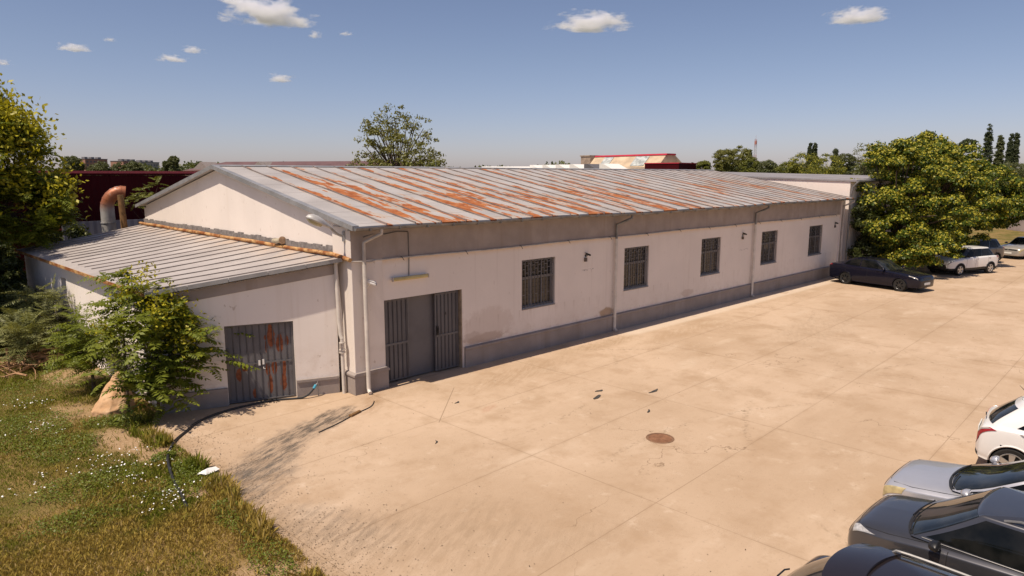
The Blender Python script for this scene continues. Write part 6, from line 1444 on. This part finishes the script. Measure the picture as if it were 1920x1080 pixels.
h = (.025+.062*rng.random(n)**2)*(.5+.9*lush); D = unit(rng.normal(size=(n, 3))*np.array([.42, .42, 0])+np.array([0, 0, 1])); Nn = unit(rng.normal(size=(n, 3))*np.array([1, 1, .15])); S_ = unit(np.cross(D, Nn))*(.0026+.0030*rng.random((n, 1)))
bend = unit(rng.normal(size=(n, 3))*np.array([1, 1, 0])+1e-6)*h[:, None]*.35
V = np.stack([P-S_, P+S_, P+D*h[:, None]*.6+S_*.7, P+D*h[:, None]+bend], 1).reshape(-1, 3)
tag(link('grass', qmesh('grass', V, quads(n), [M_grass])), 'rough grass, part green and part dry', 'grass', kind='stuff')
# tall seeding tufts along the concrete edge
rng = np.random.default_rng(31); n = 9000; y = rng.uniform(-9, 2, n); x = np.interp(y, EY, EX)-np.abs(rng.normal(size=n))*.22+.06; dn = noise2(x*1.7+20, y*1.7+20, 13); k = dn > .45; P = np.stack([x, y, 0*x], 1)[k]; n = len(P)
h = .10+.22*rng.random(n)**2; D = unit(rng.normal(size=(n, 3))*np.array([.38, .38, 0])+np.array([.1, 0, 1])); S_ = unit(np.cross(D, rnd_dir(n)))*.006; V = np.stack([P-S_, P+S_, P+D*h[:, None]*.6+S_*.6, P+D*h[:, None]+rng.normal(size=(n, 3))*.03], 1).reshape(-1, 3)
tag(link('edge_grass', qmesh('edge_grass', V, quads(n), [M_grass])), 'longer grass tufts along the concrete edge', 'grass', kind='stuff')
# broad-leaved weeds in low mats
rng = np.random.default_rng(41); Q = []
for cx, cy, rx, ry, k, hh in ((-7.0, 3.0, 1.3, 1.5, 5200, .16), (-6.4, 1.2, .7, .9, 2200, .13), (-5.05, -.9, .28, .22, 900, .16), (-4.85, -1.75, .26, .5, 1300, .15), (-5.3, -2.4, .6, .6, 1300, .10), (-6.4, -1.2, 1.1, .7, 2600, .12), (-4.95, -4.4, .3, .9, 1500, .14), (-6.9, -2.6, .9, .5, 1500, .10), (-5.0, 2.0, .35, .5, 1300, .18), (-5.4, 2.4, .5, .4, 900, .14), (-6.2, 6.4, 1.2, 1.2, 1700, .14), (-7.8, 11.0, 1.4, 1.2, 1500, .2), (-5.1, -6.0, .35, .8, 900, .12)):
    a = rng.random(k)*2*math.pi; r_ = np.sqrt(rng.random(k))*(.75+.5*noise2(np.cos(a)*3+10, np.sin(a)*3+10, 3)); Q.append(np.stack([cx+rx*r_*np.cos(a), cy+ry*r_*np.sin(a), hh*rng.random(k)*(1.1-r_*.6)+.01], 1))
P = np.concatenate(Q); n = len(P); Nn = unit(rnd_dir(n)*.7+np.array([0, 0, .9])); D = unit(np.cross(Nn, rnd_dir(n))); ln = .022+.034*rng.random(n)
tag(link('weeds', qmesh('weeds', leaf_quads(P, D, Nn, ln, ln*.6), quads(n), [L_weed])), 'low mats of broad-leaved weeds', 'weeds', kind='stuff')
# daisies
rng = np.random.default_rng(51); P = grass_points(150000, 6); x, y = P[:, 0], P[:, 1]; d = noise2(x*.75+10, y*.75+10, 21)*1.1+.35*noise2(x*2.6, y*2.6+9, 22); hot = np.zeros(len(P))
for cx, cy, rx, ry in ((-6.2, 3.2, 1.3, 1.1), (-6.3, -1.0, 1.3, .9), (-5.7, -3.0, .9, .5), (-6.4, 4.8, .9, .9), (-6.0, 6.6, 1.2, .8), (-7.4, 4.2, .8, 1), (-5.5, -.2, .9, .5)): hot = np.maximum(hot, np.clip(1.35-np.hypot((x-cx)/rx, (y-cy)/ry), 0, 1))
P = P[rng.random(len(P)) < np.clip((d-.55)*1.5, 0, 1)*hot*.30][:2600]; n = len(P); P = P+np.array([0, 0, 1])*(.07+.08*rng.random((n, 1)))
V = []; F = []
a = np.arange(6)*math.pi/3; ring = np.stack([np.cos(a), np.sin(a)], 1)
rad = .009+.009*rng.random(n); tilt = rng.normal(size=(n, 2))*.35
Z = (ring[None, :, 0]*tilt[:, :1]+ring[None, :, 1]*tilt[:, 1:])*rad[:, None]
V = np.concatenate([P[:, None, :]+np.stack([ring[None, :, 0]*rad[:, None], ring[None, :, 1]*rad[:, None], Z], -1)], 1).reshape(-1, 3)
b6 = np.arange(n)[:, None]*6; F = np.concatenate([b6+np.array([[0, 1, 2, 3]]), b6+np.array([[0, 3, 4, 5]])])
tag(link('daisies', qmesh('daisies', V, F, [M_daisy])), 'scattered small white daisies in the grass', 'flowers', kind='stuff')

# ------------------------------------------------------------------ loose things on the ground
def mat_stone():
    m = N('sandstone'); a = m.noise(2.5, 6, .65); k = m.mix(m.ramp(a, .3, .7), C4((.46, .27, .14)), C4((.62, .42, .26))); k = m.mix(m.math('MULTIPLY', m.ramp(m.noise(9, 5, .7), .55, .75), .6), k, C4((.30, .18, .09))); m.bump(m.noise(6, 6, .7), .03, .6); return m.done(k, .9, 0, .15)
M_stone = mat_stone()
b = MB(); rg = random.Random(3)
low = [(-.40, -.05), (-.22, -.36), (.12, -.42), (.40, -.2), (.42, .16), (.12, .36), (-.26, .28)]; V = []
for z, sx, sy, dx, dy in ((-.05, 1.0, 1.0, 0, 0), (.14, 1.02, .96, .0, .02), (.42, .74, .78, .10, .12), (.70, .42, .52, .22, .20), (.88, .16, .26, .30, .26)):
    for x, y in low: V.append((x*sx+dx+rg.uniform(-.02, .02), y*sy+dy+rg.uniform(-.02, .02), z+.05*x+rg.uniform(-.02, .02)))
k = 7; F = [(i*k+j, i*k+(j+1) % k, (i+1)*k+(j+1) % k, (i+1)*k+j) for i in range(4) for j in range(k)] + [tuple(range(k-1, -1, -1)), tuple(4*k+j for j in range(k))]
b.add(V, F); o = b.build('boulder', M_stone, bevel=.03); o.location = (-5.02, 3.05, 0); o.rotation_euler = (0, 0, R(12)); o.scale = (1.15, 1.05, 1.02)
sd = o.modifiers.new('sub', 'SUBSURF'); sd.subdivision_type = 'SIMPLE'; sd.levels = sd.render_levels = 4
tx = bpy.data.textures.new('rock', 'CLOUDS'); tx.noise_scale = .25; dm = o.modifiers.new('rough', 'DISPLACE'); dm.texture = tx; dm.strength = .07; dm.mid_level = .5
tag(o, 'pale orange pyramid-shaped boulder in front of the annex bush', 'boulder')
b = MB(); rg = random.Random(9)
for i in range(64):
    c = Vector((rg.gauss(0, .75), rg.gauss(0, .55), rg.uniform(.02, .42))); a = rg.uniform(0, math.pi); d = Vector((math.cos(a), math.sin(a), rg.uniform(-.18, .25)))*rg.uniform(.35, 1.0); m_ = Vector((rg.uniform(-.1, .1), rg.uniform(-.1, .1), rg.uniform(0, .1)))
    p0, p1 = c-d, c+d; p0.z = max(p0.z, .01); p1.z = max(p1.z, .01); b.tube([p0, c+m_, p1], [.010, .014, .006] if i > 12 else [.03, .035, .02], 5)
b.tube([(-.5, -.3, 0), (-.52, -.28, .75)], [.035, .03], 6)
o = b.build('brushwood_pile', simple('dry_brushwood', (.30, .17, .085), .9, 0, .35, 8)); o.location = (-5.8, 9.3, 0); tag(o, 'pile of dry cut branches lying in the grass at left', 'brushwood')
def mat_cover():
    m = N('rusty_iron_cover'); k = m.mix(m.ramp(m.noise(7, 5), .3, .7), C4((.17, .075, .035)), C4((.27, .13, .065))); 
    v = m.n('ShaderNodeTexVoronoi'); v.inputs['Scale'].default_value = 18; m.t.links.new(m.co, v.inputs['Vector']); m.bump(v.outputs['Distance'], .02, .6); return m.done(k, .8, .1)
o = tag(empty('manhole_cover', (3.36, -7.31, 0)), 'round rusty manhole cover set in the concrete yard', 'manhole cover')
b = MB(); b.lathe([(0, .006), (.255, .006), (.262, .002)], n=32); b.build('cover', mat_cover(), o)
b = MB(); b.lathe([(.266, .002), (.268, .008), (.31, .008), (.315, .001)], n=32); b.build('rim', simple('iron_rim', (.20, .11, .06), .8, .1, .2, 8), o)
b = MB(); rg = random.Random(5); V = [(.22*math.cos(a)*rg.uniform(.6, 1.1), .12*math.sin(a)*rg.uniform(.6, 1.1), .01+.05*rg.random()) for a in np.linspace(0, 6.1, 11)]; b.add(V+[(0, 0, .09), (.08, .03, .07)], [(i, (i+1) % 11, 11) for i in range(11)])
o = b.build('paper_scrap', M_daisy); o.location = (-4.66, -2.25, .03); tag(o, 'crumpled white paper lying where grass meets concrete', 'litter')
M_scrap = simple('dark_scrap', (.05, .045, .04), .8, 0, .3, 8)
for i, (px_, py_, w_, h_, rz, lab) in enumerate(((1119, 745, .20, .07, .3, 'dark torn scrap in mid yard, nearer of two'), (1124, 733, .16, .05, -.2, 'dark torn scrap in mid yard, farther of two'), (1225, 734, .24, .045, .1, 'flat dark smear-like rag between scraps and wall'), (1216, 771, .13, .03, .5, 'thin dark strip just above the manhole cover'), (857, 755, .10, .03, .4, 'small dark flake near the diagonal joint'), (818, 829, .10, .02, .9, 'short brown stick on the concrete before the gate'))):
    # picture bearing turned into a ground point
    d = np.array(_fw)+np.array(_r)*(px_-960)/FPX+np.array(_u)*(540-py_)/FPX; P_ = CAM+d*(-CAM[2]/d[2]); rg = random.Random(i)
    b = MB(); k = 9; ol = [(w_*math.cos(a)*rg.uniform(.6, 1.15), h_*math.sin(a)*rg.uniform(.5, 1.2)+.02*math.cos(2*a)) for a in np.linspace(0, 2*math.pi*(1-1/k), k)]
    b.prism(ol, 'z', .004, .016); o = b.build('debris', M_scrap); o.location = (P_[0], P_[1], 0); o.rotation_euler = (0, 0, rz); tag(o, lab, 'debris', 'scraps on the yard')
o = tag(empty('cable_scrap', (0, 0, 0)), 'thin dark cable lying beside the oil stain at the corner', 'cable')
b = MB(); b.tube(smooth_path([Vector((-2.0, -1.75, .012)), Vector((-1.3, -1.5, .012)), Vector((-.75, -1.25, .015)), Vector((-.2, -1.05, .012)), Vector((.1, -.75, .012))]), .013, 5); b.build('cable', M_rubber, o)
b = MB(); b.tube([(-.95, -1.33, .02), (-.6, -1.2, .03)], [.05, .04], 7); b.build('knot', M_wood, o)

# ------------------------------------------------------------------ clouds
def cloud_mat():
    m = bpy.data.materials.new('cloud_vapour'); m.use_nodes = True; t = m.node_tree; t.nodes.remove(t.nodes['Principled BSDF']); v = t.nodes.new('ShaderNodeVolumePrincipled'); t.links.new(v.outputs[0], t.nodes['Material Output'].inputs['Volume'])
    v.inputs['Color'].default_value = (.97, .97, 1, 1); v.inputs['Anisotropy'].default_value = .1
    co = t.nodes.new('ShaderNodeTexCoord').outputs['Object']
    def M(op, a, b=0.0):
        q = t.nodes.new('ShaderNodeMath'); q.operation = op
        for s_, x in ((q.inputs[0], a), (q.inputs[1], b)):
            if hasattr(x, 'links'): t.links.new(x, s_)
            else: s_.default_value = x
        return q.outputs[0]
    ln = t.nodes.new('ShaderNodeVectorMath'); ln.operation = 'LENGTH'; t.links.new(co, ln.inputs[0])
    oi = t.nodes.new('ShaderNodeObjectInfo'); ad = t.nodes.new('ShaderNodeVectorMath'); ad.operation = 'ADD'; t.links.new(co, ad.inputs[0]); t.links.new(oi.outputs['Location'], ad.inputs[1])
    n1 = t.nodes.new('ShaderNodeTexNoise'); n1.inputs['Scale'].default_value = 2.1; n1.inputs['Detail'].default_value = 7; n1.inputs['Roughness'].default_value = .62; t.links.new(ad.outputs[0], n1.inputs['Vector'])
    sx = t.nodes.new('ShaderNodeSeparateXYZ'); t.links.new(co, sx.inputs[0])
    f = M('ADD', M('MULTIPLY', M('SUBTRACT', n1.outputs['Fac'], .5), 3.0), M('SUBTRACT', .62, ln.outputs['Value']))
    f = M('SUBTRACT', f, M('MAXIMUM', M('MULTIPLY', M('SUBTRACT', -.25, sx.outputs[2]), 2.5), 0.0))
    d = M('MULTIPLY', M('MINIMUM', M('MAXIMUM', M('MULTIPLY', f, 2.5), 0.0), 1.0), .05); t.links.new(d, v.inputs['Density']); return m
M_cloud = cloud_mat()
CG = 'small cumulus clouds'
cb = bmesh.new(); bmesh.ops.create_icosphere(cb, subdivisions=3, radius=1.0); cme = bpy.data.meshes.new('cloud'); cb.to_mesh(cme); cb.free(); cme.materials.append(M_cloud)
for px_, py_, wpx, hpx, lab in ((502, 30, 160, 62, 'largest ragged cloud, upper left of centre'), (1105, 46, 150, 40, 'long flat cloud right of centre'), (1603, 34, 110, 34, 'cloud at upper right'), (140, 91, 56, 20, 'small cloud at left above the flowering tree'), (527, 149, 52, 20, 'small bright cloud lowest in the sky'), (362, 95, 42, 16, 'small cloud left of the largest one, upper of two'), (322, 111, 52, 16, 'faint cloud left of the largest one, lower of two'), (592, 67, 26, 18, 'tiny cloud right under the largest one'), (648, 64, 26, 10, 'tiny faint cloud right of the largest one'), (4, 118, 30, 14, 'cloud scrap at the left edge'), (206, 75, 22, 10, 'tiny faint cloud scrap at upper left')):
    d = np.array(_fw)+np.array(_r)*(px_-960)/FPX+np.array(_u)*(540-py_)/FPX; D_ = 2600; P_ = CAM+d*D_
    o = link('cloud', cme); o.location = P_; o.rotation_euler = (0, 0, YAW-math.pi/2-math.atan((px_-960)/FPX)); k = D_/FPX/2*1.25; o.scale = (wpx*k, wpx*k*.7, hpx*k*1.15); tag(o, lab, 'cloud', CG)

# grit and leaf litter on the concrete
rng = np.random.default_rng(91); n = 5200
y = rng.uniform(-9, 1.6, n); x = np.interp(y, EY, EX)+np.abs(rng.normal(size=n))**1.6*.55; k2 = 1500; x2 = rng.uniform(-4, 26, k2); y2 = rng.uniform(-12, -.2, k2); k3 = 700; x3 = rng.uniform(4, 32, k3); y3 = -.05-np.abs(rng.normal(size=k3))*.16
P = np.stack([np.concatenate([x, x2, x3]), np.concatenate([y, y2, y3]), np.full(n+k2+k3, .008)], 1); n = len(P)
Nn = unit(np.array([0, 0, 1.0])+rng.normal(size=(n, 3))*.25); D = unit(np.cross(Nn, rnd_dir(n))); ln = .012+.03*rng.random(n)**3
tag(link('grit', qmesh('grit', leaf_quads(P, D, Nn, ln, ln*.6), quads(n), [simple('grit', (.20, .14, .085), .9, 0, .6, 30)])), 'scattered grit and dry leaf litter on the concrete', 'grit', kind='stuff')
